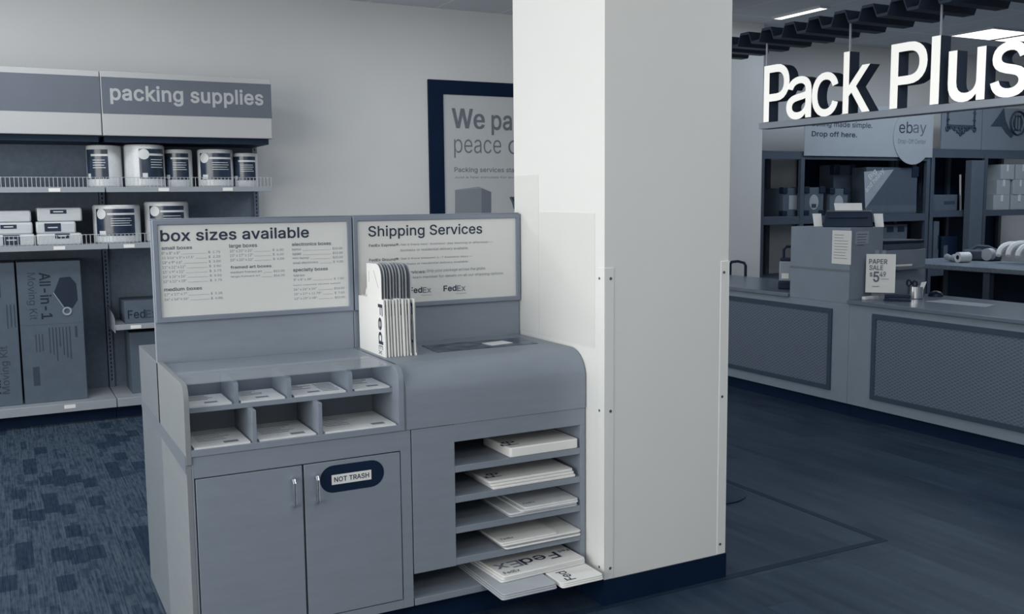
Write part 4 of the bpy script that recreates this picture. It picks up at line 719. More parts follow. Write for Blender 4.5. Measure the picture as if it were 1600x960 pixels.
# rolls of bubble wrap
def roll(cx, cy, z, r, h, label, lab=True, la=-1.9, lw=1.1, badge=True, clip=None):
    t = thing('bubble_wrap_roll', label, 'bubble wrap', (cx, cy, z), 'bubble wrap rolls on the shelves')
    part('wrap', MB().lathe([(0.0, 0.004), (r * 0.3, 0.004), (r * 0.94, 0), (r, 0.01), (r, h - 0.01), (r * 0.95, h), (r * 0.3, h - 0.004), (0.0, h - 0.004)], (cx, cy, z), 40), 'bubble', t)
    rr = r + 0.0015
    l = part('label', MB().lathe([(rr, h * 0.2), (rr, h * 0.9)], (cx, cy, z), 14, 'z', la - lw, la + lw), 'roll_label', t)
    mb = MB()
    for (ha, hb, a, b) in ((0.74, 0.79, -0.35, 1.0), (0.64, 0.655, -0.2, 0.75), (0.58, 0.595, -0.2, 0.8), (0.52, 0.535, -0.2, 0.7), (0.46, 0.475, -0.2, 0.8)):
        mb.lathe([(rr + 0.001, h * ha), (rr + 0.001, h * hb)], (cx, cy, z), 8, 'z', la + lw * a, la + lw * b)
    part('print', mb, 'badge', l)
    mb = MB(); mb.lathe([(rr + 0.001, h * 0.215), (rr + 0.001, h * 0.33)], (cx, cy, z), 5, 'z', la - lw * 0.8, la - lw * 0.45); part('barcode_patch', mb, 'badge', l)
    if badge:
        mb = MB()
        ca = la - lw * 0.66; br = 0.036
        def spot(k, j):
            turn = ca + k * br / r * math.cos(j * math.pi / 8)
            return Vector((cx + (rr + 0.002) * math.cos(turn), cy + (rr + 0.002) * math.sin(turn), z + h * 0.77 + k * br * math.sin(j * math.pi / 8)))
        pts = [spot(0, 0)] + [spot(k, j) for k in (0.33, 0.67, 1.0) for j in range(16)]
        fs = [(0, 1 + j, 1 + (j + 1) % 16) for j in range(16)] + [(1 + 16 * m + j, 17 + 16 * m + j, 17 + 16 * m + (j + 1) % 16, 1 + 16 * m + (j + 1) % 16) for m in (0, 1) for j in range(16)]
        mb.add(pts, fs); part('badge', mb, 'badge', l)
    return t
zs1, zs2 = z1 + 0.0265, z2 + 0.0265
roll(0.705, 7.36, zs1, 0.113, 0.285, 'clear bubble wrap roll, leftmost on the top shelf under the header', la=-2.2, lw=0.75, badge=False)
roll(0.965, 7.34, zs1, 0.135, 0.292, 'wide bubble wrap roll, second from left on the top shelf', la=-1.25, lw=0.7)
roll(1.200, 7.375, zs1, 0.095, 0.265, 'slim bubble wrap roll in the middle of the top shelf', la=-1.95, lw=1.0, badge=False)
roll(1.455, 7.36, zs1, 0.125, 0.268, 'bubble wrap roll with round badge, second from right on the top shelf', la=-1.75, lw=0.98)
roll(1.672, 7.36, zs1, 0.088, 0.245, 'small bubble wrap roll at the right end of the top shelf', la=-2.0, lw=1.1, badge=False)
roll(0.765, 7.35, zs2, 0.155, 0.262, 'large bubble wrap roll with full label, left one on the second shelf', la=-1.75, lw=0.9)
roll(1.10, 7.36, zs2, 0.150, 0.28, 'large bubble wrap roll half hidden behind the box sizes sign', la=-1.7, lw=0.85)
# packs of tissue paper on the second shelf
def tissue(x0, x1, z, h, label, la, yf=7.20):
    t = thing('tissue_pack', label, 'tissue paper pack', ((x0 + x1) / 2, 7.4, z), 'tissue packs on the second shelf')
    pf = [(yf, z + 0.006), (yf + 0.006, z), (7.60, z), (7.61, z + h * 0.5), (7.59, z + h), (yf + 0.03, z + h), (yf + 0.01, z + h - 0.004), (yf, z + h - 0.016)]
    part('wrapper', MB().prism(pf, 'x', x0, x1), 'tissue', t, 0.012)
    if la:
        a, b, z0, z1_ = la
        l = part('label', MB().box(a, b, yf - 0.0012, yf - 0.0002, z + h * z0, z + h * z1_), 'roll_label', t)
        part('print', MB().box(a + 0.02, b - 0.02, yf - 0.0018, yf - 0.0012, z + h * (z0 + z1_) / 2 - 0.004, z + h * (z0 + z1_) / 2 + 0.003), 'badge', l)
tissue(-0.20, 0.238, zs2, 0.078, 'pale tissue pack, bottom of the left pile on the second shelf', (0.05, 0.15, 0.1, 0.95))
tissue(-0.20, 0.230, zs2 + 0.0785, 0.078, 'pale tissue pack, middle of the left pile on the second shelf', (0.04, 0.135, 0.45, 0.8), 7.22)
tissue(-0.20, 0.225, zs2 + 0.157, 0.076, 'pale tissue pack, top of the left pile on the second shelf', None, 7.235)
tissue(0.250, 0.525, zs2, 0.078, 'pale tissue pack, bottom of the pile beside the large roll', (0.36, 0.45, 0.55, 0.97))
tissue(0.250, 0.492, zs2 + 0.0785, 0.078, 'short pale tissue pack, middle of the pile beside the large roll', (0.3, 0.4, 0.15, 0.85), 7.22)
tissue(0.262, 0.535, zs2 + 0.157, 0.092, 'pale tissue pack, top of the pile beside the large roll', (0.34, 0.44, 0.55, 0.85), 7.235)
# moving kits, standing on the deck
q3 = zm(0, 380, 3.427)
def kit(x0, x1, label, kind):
    t = thing('moving_kit_box', label, 'box', ((x0 + x1) / 2, 7.42, 0.15), 'moving kit boxes on the bottom deck')
    f = part('carton', MB().box(x0, x1, 7.26, 7.6, 0.1505, 1.108), 'cardboard', t, 0.003)
    Yf = 7.2597
    mb = MB()
    if kind == 0:
        # text reads downwards; letters' tops point right
        lettering(mb, 'All-in-1', (x0 + 0.132, Yf, 1.035), (0, 0, -1), (1, 0, 0), 0.315, 0.07, weight=0.02); part('lettering', mb, 'card_print', f)
        mb = MB(); lettering(mb, 'Moving Kit', (x0 + 0.048, Yf, 1.035), (0, 0, -1), (1, 0, 0), 0.315, 0.062, weight=-0.004); part('lettering', mb, 'card_print_soft', f)
        # opened box picture with a tape roll in front
        mb = MB()
        cx, cz = x0 + 0.292, 0.90
        mb.prism([(cx - 0.075, cz - 0.005), (cx - 0.035, cz + 0.095), (cx + 0.03, cz + 0.10), (cx + 0.065, cz + 0.05), (cx + 0.07, cz - 0.06), (cx + 0.035, cz - 0.115), (cx - 0.015, cz - 0.105)], 'y', Yf - 0.001, Yf); part('picture', mb, 'card_print', f)
        mb = MB().tube([(cx - 0.078, Yf - 0.001, cz - 0.005), (cx - 0.02, Yf - 0.001, cz - 0.108)], 0.003, 6)
        mb.tube([(cx - 0.0 + 0.024 * math.cos(a), Yf - 0.001, cz - 0.135 + 0.024 * math.sin(a)) for a in [j * math.pi / 8 for j in range(16)]], 0.007, 6, True); part('picture', mb, 'cardboard_pale', f)
        mb = MB(); lines(mb, (x0 + 0.34, Yf, 0.66), (0, 0, -1), (1, 0, 0), 0.1, 1, 0.02, 0.014)
        lines(mb, (x0 + 0.30, Yf, 0.66), (0, 0, -1), (1, 0, 0), 0.24, 7, 0.021, 0.006, 0.5); lines(mb, (x0 + 0.13, Yf, 0.62), (0, 0, -1), (1, 0, 0), 0.18, 3, 0.02, 0.005, 0.4)
        mb.box(x0 + 0.06, x0 + 0.10, Yf - 0.0008, Yf - 0.0003, 0.27, 0.40); part('print', mb, 'card_print_soft', f)
        mb = MB().box(x0 + 0.002, x1 - 0.002, Yf - 0.0004, Yf + 0.0002, 0.681, 0.684); part('score_line', mb, 'cardboard_dark', f)
    else:
        lettering(mb, 'Moving Kit', (x1 - 0.06, Yf, 0.235), (0, 0, 1), (-1, 0, 0), 0.32, 0.06, weight=0.0); part('lettering', mb, 'card_print_soft', f)
        mb = MB(); lettering(mb, 'All-in-1', (x1 - 0.125, Yf, 0.235), (0, 0, 1), (-1, 0, 0), 0.32, 0.06, weight=0.02); part('lettering', mb, 'card_print', f)
        mb = MB(); lines(mb, (x1 - 0.06, Yf, 0.83), (0, 0, -1), (1, 0, 0), 0.18, 3, -0.022, 0.006, 0.4); mb.box(x1 - 0.12, x1 - 0.09, Yf - 0.0008, Yf - 0.0003, 0.88, 0.98); part('print', mb, 'card_print_soft', f)
kit(0.118, 0.508, 'upright cardboard All-in-1 moving kit standing on the bottom deck', 0)
kit(-0.30, 0.106, 'upright cardboard moving kit at the left edge of the photo', 1)
t = thing('shipping_box', 'small cardboard Fed box on the low shelf of the right bay', 'box', (0.95, 7.4, 0.651))
f = part('carton', MB().box(0.775, 1.12, 7.27, 7.6, 0.6515, 0.81), 'cardboard', t, 0.003)
mb = MB(); lettering(mb, 'Fed', (0.795, 7.2697, 0.685), XR, ZU, 0.115, 0.06, weight=0.016); part('logo', mb, 'card_print', f)
mb = MB(); lettering(mb, 'Ex', (0.913, 7.2697, 0.685), XR, ZU, 0.08, 0.055, weight=0.016); part('logo', mb, 'card_print_soft', f)
t = thing('shipping_box', 'tall plain cardboard box standing on the deck behind the kiosk', 'box', (1.02, 7.4, 0.15))
f = part('carton', MB().box(0.80, 1.25, 7.28, 7.6, 0.1505, 0.585), 'cardboard', t, 0.003)
part('tape', MB().box(0.995, 1.055, 7.2788, 7.2802, 0.45, 0.586), 'cardboard_dark', f)
# ================================================================== poster
t = thing('framed_poster', 'black framed packing services poster on the back wall beside the pillar', 'poster', (4.18, 7.735, 0.72))
x0, x1, z0, z1p, b = 3.302, 5.06, 0.72, 2.503, 0.118
mb = MB().frame('y', x0, x1, z0, z1p, b + 0.018, b, 7.722, 7.7495)
part('frame', mb, 'black_base', t, 0.003)
sh = part('sheet', MB().box(x0 + b, x1 - b, 7.735, 7.748, z0 + b - 0.002, z1p - b + 0.002), 'poster_sheet', t)
YP = 7.7348; q = zm(640, 100, 3.694)
def pfit(mb, body, vis, x0, y0, x1, y1, **kw):
    """body whose first letters `vis` span the given box"""
    a = PY(*q(x0, y0), YP); b = PY(*q(x1, y1), YP); full = glyphs(body, kw.get('weight', 0.0)); part_ = glyphs(vis, kw.get('weight', 0.0))
    w = (b.x - a.x) * (full[3] - full[2]) / (part_[3] - part_[2]); lettering(mb, body, (a.x, YP, a.z), XR, ZU, w, (b.z - a.z), **{'lift': 0.0008, **kw})
for (a_, wt) in ((('We', 'We', 247, 372, 430, 262), 0.007), (('pack', 'pa', 473, 411, 590, 272), 0.02), (('peace', 'peace', 258, 542, 528, 440), -0.006), (('of mind', 'o', 570, 522, 636, 410), -0.006)):
    mb = MB(); pfit(mb, *a_, weight=wt)
    if a_[0] == 'We':
        for dx in (-3, 3): pfit(mb, 'We', 'We', 247 + dx, 372, 430 + dx, 262, weight=wt, lift=0.0016 + dx * 0.0001)
    part('headline', mb, 'poster_ink', sh)
mb = MB(); pfit(mb, 'Packing services start here', 'Packing services sta', 259, 632, 603, 598, weight=0.012); part('subheading', mb, 'poster_ink', sh)
mb = MB(); pfit(mb, 'Just a few minutes for every parcel', 'Just a few minutes for ev', 258, 664, 600, 648); part('small_print', mb, 'ink_soft', sh)
def ppoly(pts, m):
    P = [PY(*q(*p), YP) for p in pts]; part('picture', MB().prism([(p.x, p.z) for p in P], 'y', YP - 0.001, YP - 0.0002), m, sh)
mat('pic_front', (0.25, 0.28, 0.315), 0.6, var=0.02); mat('pic_side', (0.17, 0.195, 0.235), 0.6, var=0.02); mat('pic_top', (0.30, 0.33, 0.36), 0.6, var=0.02)
ppoly([(262, 728), (415, 717), (415, 960), (262, 960)], 'pic_front'); ppoly([(415, 717), (471, 740), (471, 960), (415, 960)], 'pic_side')
ppoly([(262, 726), (400, 709), (471, 738), (415, 716)], 'pic_top')
for dx in (0, 14, 28): ppoly([(575 + dx, 770), (590 + dx, 765), (604 + dx, 790), (612 + dx, 850), (600 + dx, 835), (590 + dx, 800)], 'ink_mid')
# ================================================================== service counter
CX = 5.06
def counter_unit(y0, y1, panels, label, top, ct_y):
    t = thing('counter_unit', label, 'counter', (5.4, (y0 + y1) / 2, 0))
    part('kick_base', MB().box(CX + 0.038, 5.75, y0, y1, 0, 0.09), 'black_base', t)
    part('body', MB().box(CX, 5.08, y0, y1, 0.09, top).box(5.08, 5.79, y0, y0 + 0.02, 0.09, top).box(5.08, 5.79, y1 - 0.02, y1, 0.09, top).box(5.08, 5.79, y0 + 0.02, y1 - 0.02, 0.09, 0.11), 'counter_lam', t, 0.0015)
    for (a, b) in panels:
        f = part('panel_frame', MB().frame('x', a, b, 0.16, 0.727, 0.032, 0.032, CX - 0.012, CX), 'counter_frame', t, 0.001)
        part('mesh_screen', MB().box(CX - 0.005, CX - 0.001, a + 0.032, b - 0.032, 0.192, 0.695), 'metal_mesh', f)
    return t
counter_unit(4.722, 7.16, ((4.868, 6.75),), 'left grey counter unit with metal mesh front below the tall podium', 0.772, 0)
counter_unit(2.2, 4.72, ((2.6, 4.518),), 'right grey counter unit with large metal mesh front at the photo edge', 0.772, 0)
solo('worktop', MB().box(5.04, 5.82, 5.284, 7.16, 0.7725, 0.80), 'counter_top', 'grey worktop on the left counter unit behind the pillar', 'worktop', bevel=0.004)
solo('worktop', MB().box(5.04, 5.82, 2.2, 4.728, 0.7725, 0.80), 'counter_top', 'glossy grey worktop carrying the paper sale sign', 'worktop', bevel=0.004)
t = thing('podium', 'tall grey laminate podium rising from the counter with notices on it', 'podium', (5.4, 5.0, 0.7725))
part('body', MB().box(CX, 5.37, 4.73, 5.282, 0.7725, 1.282), 'counter_lam', t, 0.002)
part('rear_block', MB().box(5.3705, 5.80, 4.73, 5.282, 0.7725, 1.12), 'counter_lam', t, 0.002)
part('joint_band', MB().box(CX - 0.002, CX, 4.73, 5.282, 0.985, 1.0), 'laminate_edge', t)
def face_y(name, px0, py0, px1, py1, X, m, label, cat, th=0.0015, rows_=0):
    a = PX(px0, py0, X); b = PX(px1, py1, X); c = MB().box(X - th, X, b.y, a.y, b.z, a.z)
    if not rows_: return solo(name, c, m, label, cat)
    t = thing(name, label, cat, (X, (a.y + b.y) / 2, b.z)); part('sheet', c, m, t)
    mb = MB(); lines(mb, (X - th, a.y - 0.02, a.z - 0.03), YL, ZU, (a.y - b.y) - 0.04, rows_, (a.z - b.z - 0.05) / rows_, 0.003, 0.4); part('print', mb, 'ink_soft', t)
face_y('notice', 1301, 360, 1329.5, 414, CX, 'sign_white', 'white printed notice taped to the front of the tall podium', 'notice', rows_=9)
a = PY(1337, 362, 4.73); b2 = PY(1357, 381, 4.73)
t = thing('notice', 'small grey notice stuck on the shaded side of the podium', 'notice', (a.x + 0.08, 4.73, b2.z))
part('sheet', MB().box(a.x, b2.x, 4.7285, 4.73, b2.z, a.z), 'cardboard_pale', t)
mb = MB(); lines(mb, (a.x + 0.015, 4.7285, a.z - 0.02), XR, ZU, b2.x - a.x - 0.03, 5, 0.018, 0.003); part('print', mb, 'card_print_soft', t)
# printer on the podium
pl = PY(1290, 355, 4.95); pr2 = PY(1363, 355, 4.95)
t = thing('label_printer', 'black label printer on top of the podium', 'printer', (5.3, 5.0, 1.2825))
def hull(x0, x1, y0, y1, z0, z1, tp): return [(x0, y0, z0), (x1, y0, z0), (x1, y1, z0), (x0, y1, z0), (x0 + tp, y0 + tp, z1), (x1 - tp, y0 + tp, z1), (x1 - tp, y1, z1), (x0 + tp, y1, z1)]
BF = [(0, 3, 2, 1), (4, 5, 6, 7), (0, 1, 5, 4), (1, 2, 6, 5), (2, 3, 7, 6), (3, 0, 4, 7)]
# runs across the line of sight: long side along the counter front
vd = Vector((0.74, 0.67, 0)); rt = Vector((0.67, -0.74, 0))
C0 = Vector((5.246, 4.928, 1.2825))
mb = MB(); vb = []
for (u, d_, z) in ((-0.165, -0.09, 0), (0.165, -0.09, 0), (0.165, 0.09, 0), (-0.165, 0.09, 0), (-0.15, -0.05, 0.105), (0.15, -0.05, 0.105), (0.15, 0.09, 0.115), (-0.15, 0.09, 0.115)): vb.append(C0 + rt * u + vd * d_ + ZU * z)
# keep the printer on the podium top
mb.add(vb, BF); part('housing', mb, 'black_plastic', t, 0.006)
mb = MB().obox(C0 - vd * 0.072 + ZU * 0.07, rt, (ZU + vd * 0.3).normalized(), -vd, 0.13, 0.006, 0.004); part('slot', mb, 'dark_metal', t)
t2 = part('output_paper', MB().sheet([C0 + rt * (-0.09) + ZU * 0.112 + vd * 0.05, C0 + rt * 0.09 + ZU * 0.112 + vd * 0.05, C0 + rt * 0.085 + ZU * 0.162 + vd * 0.075, C0 + rt * (-0.10) + ZU * 0.162 + vd * 0.075], 0.001), 'paper', t)
for s_, lb in ((-1, 'small white card leaning at the left end of the black printer'), (1, 'small white card leaning at the right end of the black printer')):
    base = C0 + rt * (0.2 * s_ if s_ < 0 else 0.205) + vd * (0.03 if s_ < 0 else -0.05) + ZU * 0.0005
    solo('card', MB().sheet([base - rt * 0.028, base + rt * 0.028, base + rt * 0.018 + ZU * 0.09 + vd * 0.012, base - rt * 0.042 + ZU * 0.09 + vd * 0.012], 0.0012), 'paper', lb, 'card')
# tray on the rear block
t = thing('desk_tray', 'long dark tray with lid on the lower rear part of the podium', 'tray', (5.58, 4.86, 1.1205))
part('body', MB().box(5.40, 5.78, 4.745, 5.0, 1.1205, 1.165), 'rack_metal', t, 0.004)
part('lid', MB().box(5.39, 5.79, 4.735, 5.01, 1.1655, 1.185), 'black_plastic', t, 0.004)
# paper sale sign
pc = PZ(1373, 466, 0.8005); hd = Vector((ray(1373, 430).x, ray(1373, 430).y, 0)).normalized(); hr = Vector((hd.y, -hd.x, 0))
def on_plane(x, y, P0, n):
    d = ray(x, y); return CPOS + d * ((P0 - CPOS).dot(n) / d.dot(n))
P0 = Vector((5.23, 4.62, 0.8))
hold = thing('sale_sign', 'white PAPER SALE $5.49 sign in a clear stand on the counter', 'sign', (P0.x, P0.y, 0.8005))
BL, BR, TL = (on_plane(x, y, P0, hd) for (x, y) in ((1352, 457), (1398, 458), (1349, 397)))
wS, hS = (BR - BL).length, TL.z - BL.z
part('sheet', MB().sheet([BL, BL + hr * wS, BL + hr * wS + ZU * hS, BL + ZU * hS], -0.002), 'sign_white', hold)
zb = BL.z - 0.8005; cB = BL + hr * wS * 0.5; cB.z = 0.8005
part('stand', MB().obox(cB + ZU * (0.008) + hd * 0.02, hr, hd, ZU, wS * 0.4, 0.05, 0.0075).obox(cB + ZU * (zb / 2 + 0.006) + hd * 0.012, hr, ZU, hd, wS * 0.3, zb / 2 + 0.004, 0.003), 'clear', hold)
part('clip', MB().obox(BL + hr * wS * 0.36 + ZU * (hS + 0.012) + hd * 0.004, hr, ZU, hd, 0.012, 0.016, 0.002).obox(BL + hr * wS * 0.6 + ZU * (hS + 0.012) + hd * 0.004, hr, ZU, hd, 0.012, 0.016, 0.002), 'clear', hold)
q = zm(1340, 360, 6.154); mb = MB()
def sfit(body, x0, y0, x1, y1, **kw):
    mb = MB(); a = on_plane(*q(x0, y0), P0, hd); b = on_plane(*q(x1, y1), P0, hd); lettering(mb, body, a, hr, ZU, (b - a).dot(hr), b.z - a.z, lift=0.0025, **kw)
    part('lettering', mb, 'ink_mid', hold)
sfit('PAPER', 110, 323, 288, 278, weight=0.018); sfit('SALE', 112, 382, 246, 338, weight=0.018); sfit('$', 115, 448, 145, 402, weight=0.014); sfit('5', 148, 498, 210, 397, weight=0.024); sfit('49', 212, 448, 272, 397, weight=0.018)
mb = MB(); lines(mb, BL + hr * wS * 0.52 + ZU * hS * 0.36 - hd * 0.0022, hr, ZU, wS * 0.34, 1, 0.01, 0.003); lines(mb, BL + hr * wS * 0.22 + ZU * hS * 0.16 - hd * 0.0022, hr, ZU, wS * 0.3, 1, 0.01, 0.004); part('small_print', mb, 'ink_soft', hold)
# small things on the worktop
def atW(px, py, z=0.8003): return PZ(px, py, z)
c = atW(1360, 468.5); solo('sign_holder', MB().box(c.x - 0.05, c.x + 0.08, 4.655, 4.685, 0.8003, 0.822), 'badge', 'clear acrylic block lying in front of the paper sale sign', 'holder', bevel=0.003)
c = atW(1402, 471)
t = thing('stapler', 'black stapler lying on the worktop beside the metal pen cup', 'stapler', c)
part('base', MB().obox(c + ZU * 0.006 + hd * 0.02, hr, hd, ZU, 0.085, 0.018, 0.0055), 'black_plastic', t, 0.003)
part('arm', MB().obox(c + ZU * 0.032 + hd * 0.02, hr, hd, ZU, 0.08, 0.016, 0.012), 'black_plastic', t, 0.006)
part('hinge', MB().obox(c + ZU * 0.018 + hd * 0.02 - hr * 0.065, hr, hd, ZU, 0.014, 0.013, 0.012), 'black_plastic', t, 0.003)
c = atW(1430, 466.5)
t = thing('pen_cup', 'shiny metal pen cup holding scissors and tags on the worktop', 'pen cup', c)
part('cup', MB().lathe([(0.0, 0), (0.052, 0), (0.055, 0.004), (0.055, 0.082), (0.052, 0.082), (0.050, 0.008), (0.0, 0.008)], c, 28), 'chrome', t)
t = thing('scissors', 'black handled scissors standing in the metal pen cup', 'scissors', c + ZU * 0.009)
mb = MB().tube([c + hr * -0.025 + ZU * 0.014, c + hr * -0.03 + ZU * 0.09], 0.004, 6).tube([c + hr * -0.015 + ZU * 0.014, c + hr * -0.02 + ZU * 0.09], 0.004, 6); part('blades', mb, 'chrome', t)
mb = MB()
for (u, z) in ((-0.042, 0.105), (-0.005, 0.1)): mb.tube([c + hr * (u + 0.013 * math.cos(a)) + ZU * (z + 0.019 * math.sin(a)) for a in [j * math.pi / 7 for j in range(14)]], 0.007, 6, True)
part('handles', mb, 'black_plastic', t)
solo('tag', MB().sheet([c + hr * 0.01 + ZU * 0.03 - hd * 0.02, c + hr * 0.04 + ZU * 0.035 - hd * 0.02, c + hr * 0.066 + ZU * 0.118 - hd * 0.03, c + hr * 0.034 + ZU * 0.112 - hd * 0.03], 0.0015), 'paper', 'white paper tag leaning out of the metal pen cup', 'tag')
c = atW(1462, 463)
t = thing('computer_mouse', 'black computer mouse on the worktop to the right of the pen cup', 'mouse', c)
mb = MB(); mb.lathe([(0.0, 0.0)] + [(0.05 * math.cos(a), 0.038 * math.sin(a)) for a in [j * math.pi / 12 for j in range(6)]] + [(0.0, 0.038)], c, 20); part('shell', mb, 'black_plastic', t)
part('wheel', MB().lathe([(0.0, -0.005), (0.011, -0.005), (0.011, 0.005), (0.0, 0.005)], c + ZU * 0.026 - hd * 0.025, 12, 'x'), 'dark_metal', t)
cs = [PZ(x, y, 0.8004) for (x, y) in ((1445, 471), (1476, 468.4), (1555, 476.2), (1540, 480))]
solo('counter_mat', MB().sheet(cs, 0.0015), 'cardboard_pale', 'flat pale mat lying on the glossy worktop right of the pen cup', 'mat')
lz = PY(1410, 417, 4.69).z; l0, l1 = PY(1384, 414, 4.66).x, PY(1444, 416, 4.66).x
pod = bpy.data.objects['podium']
part('ledge', MB().box(l0, l1, 4.65, 4.7295, lz - 0.018, lz), 'laminate_edge', pod, 0.002)
a, b = PY(1397, 415, 4.685).x, PY(1424, 416, 4.685).x
solo('marker', MB().tube([(a, 4.685, lz + 0.0085), (a + 0.03, 4.685, lz + 0.0085), (b, 4.685, lz + 0.0085)], 0.008, 8), 'paper', 'white marker lying on the narrow ledge of the podium', 'marker')
# case with handle on the left worktop
t = thing('strapping_case', 'dark tape dispenser case with handle on the left worktop beside the podium', 'case', (5.30, 5.50, 0.8))
c = Vector((5.33, 5.53, 0.8003))
part('base', MB().obox(c + ZU * 0.03, hr, hd, ZU, 0.105, 0.07, 0.0295), 'black_plastic', t, 0.008)
part('body', MB().obox(c + ZU * 0.135, hr, hd, ZU, 0.10, 0.065, 0.075), 'cardboard_pale', t, 0.01)
part('lid', MB().obox(c + ZU * 0.222, hr, hd, ZU, 0.095, 0.06, 0.012), 'black_plastic', t, 0.006)
part('handle', MB().tube([c + hr * -0.075 + ZU * 0.23, c + hr * -0.075 + ZU * 0.295, c + hr * -0.055 + ZU * 0.318, c + hr * 0.055 + ZU * 0.318, c + hr * 0.075 + ZU * 0.295, c + hr * 0.075 + ZU * 0.23], 0.011, 8), 'black_plastic', t)
part('label', MB().obox(c + ZU * 0.10 - hd * 0.0655 - hr * 0.055, hr, ZU, hd, 0.026, 0.02, 0.001), 'white_card', t)
# stool behind the counter
t = thing('stool', 'black metal stool whose arched back shows above the left worktop', 'stool', (6.13, 6.85, 0))
A, B = PX(1141, 415, 6.05), PX(1165, 415, 6.05)
ya, yb = A.y, B.y
part('back', MB().tube([(6.05, ya, 0.62), (6.05, ya, 0.87), (6.05, ya - 0.02, 0.893), (6.05, (ya + yb) / 2, 0.903), (6.05, yb + 0.02, 0.893), (6.05, yb, 0.87), (6.05, yb, 0.62)], 0.013, 8), 'black_plastic', t)
part('seat', MB().box(6.03, 6.38, yb - 0.05, ya + 0.05, 0.6, 0.64), 'black_plastic', t, 0.012)
for (x, y) in ((6.06, ya), (6.06, yb), (6.35, ya), (6.35, yb)): part('leg', MB().tube([(x, y, 0.6), (x, y, 0.0)], 0.014, 8), 'black_plastic', t)
# ================================================================== hanging sign
t = thing('hanging_sign', 'illuminated Pack Plus letters on a grey rail hung over the service counter', 'sign', (5.11, 4.5, 1.99))
part('rail', MB().box(5.055, 5.16, 3.30, 5.635, 1.992, 2.036), 'sign_rail', t, 0.002)
LET = (('P', 5.594, 5.333, 2.040, 2.444), ('a', 5.361, 5.118, 2.036, 2.333), ('c', 5.115, 4.875, 2.036, 2.333), ('k', 4.833, 4.602, 2.040, 2.444),
       ('P', 4.443, 4.167, 2.040, 2.438), ('l', 4.141, 4.078, 2.040, 2.444), ('u', 4.018, 3.769, 2.036, 2.340), ('s', 3.737, 3.503, 2.036, 2.345))
for (ch, ya, yb, za, zb_) in LET:
    v, f, gx0, gx1, gy0, gy1 = glyphs(ch, 0.009, 1.0)
    sx = (ya - yb) / (gx1 - gx0); sy = (zb_ - za) / (gy1 - gy0)
    mb = MB().add([Vector((5.107 - p[2] * 0.045, ya - (p[0] - gx0) * sx, za + (p[1] - gy0) * sy)) for p in v], f)
    o = part('letter', mb, 'letter_side', t); me = o.data; me.materials.append(M['letter_face'])
    for p in me.polygons:
        if abs(p.normal.x) > 0.9 and p.center.x + 5.11 < 5.075: p.material_index = 1
for y in (5.612, 4.818, 4.11): part('rod', MB().tube([(5.1, y, 2.42), (5.1, y, 2.613 if (7.29 - y) % 0.2315 < 0.09 else 2.686)], 0.0075, 8), 'sign_rail', t)
# corrugated canopy above the sign
pitch = 0.2315; prof = []; y = 4.976 + 0.0 + pitch * 10
for i in range(20):
    y0 = 7.21 - 0.01 + 0.09 - i * pitch
    prof += [(y0, 2.632), (y0 - 0.082, 2.632), (y0 - 0.112, 2.705), (y0 - 0.20, 2.705)]
low = [(p[0], p[1] - 0.018) for p in prof]
mb = MB(); n = len(prof)
vv = [(x, p[0], p[1]) for x in (5.0, 5.51) for p in prof] + [(x, p[0], p[1]) for x in (5.0, 5.51) for p in low]
ff = []
for i in range(n - 1):
    ff += [(i, i + 1, n + i + 1, n + i), (2 * n + i, 3 * n + i, 3 * n + i + 1, 2 * n + i + 1), (i, 2 * n + i, 2 * n + i + 1, i + 1), (n + i, n + i + 1, 3 * n + i + 1, 3 * n + i)]
ff += [(0, n, 3 * n, 2 * n), (n - 1, 3 * n - 1, 4 * n - 1, 2 * n - 1)]
mb.add(vv, ff)
t = thing('canopy', 'dark corrugated metal canopy hanging above the Pack Plus letters', 'canopy', (5.25, 5.0, 2.61))
part('sheet', mb, 'canopy_metal', t)
for (x, y) in ((5.12, 6.4), (5.4, 6.4), (5.12, 4.085), (5.4, 4.085)): part('hanger', MB().tube([(x, y, 2.70), (x, y, CEIL)], 0.005, 6), 'sign_rail', t)
# ceiling lights
def ceiling_light(x0, x1, y0, y1, label, th=0.02):
    t = thing('ceiling_light', label, 'ceiling light', ((x0 + x1) / 2, (y0 + y1) / 2, CEIL - th - 0.002))
    part('frame', MB().box(x0 - 0.015, x1 + 0.015, y0 - 0.015, y0, CEIL - th, CEIL - 0.0005).box(x0 - 0.015, x1 + 0.015, y1, y1 + 0.015, CEIL - th, CEIL - 0.0005).box(x0 - 0.015, x0, y0, y1, CEIL - th, CEIL - 0.0005).box(x1, x1 + 0.015, y0, y1, CEIL - th, CEIL - 0.0005), 'lamp_body', t)
    part('diffuser', MB().box(x0, x1, y0, y1, CEIL - th + 0.002, CEIL - 0.001), 'lamp_glow', t)
ceiling_light(6.285, 6.375, 6.28, 6.84, 'narrow lit strip light on the ceiling near the pillar top')
ceiling_light(8.60, 9.18, 6.34, 6.81, 'square lit ceiling panel above the letter u, left of two')
ceiling_light(9.26, 9.86, 6.34, 6.81, 'square lit ceiling panel at the photo edge, right of two')
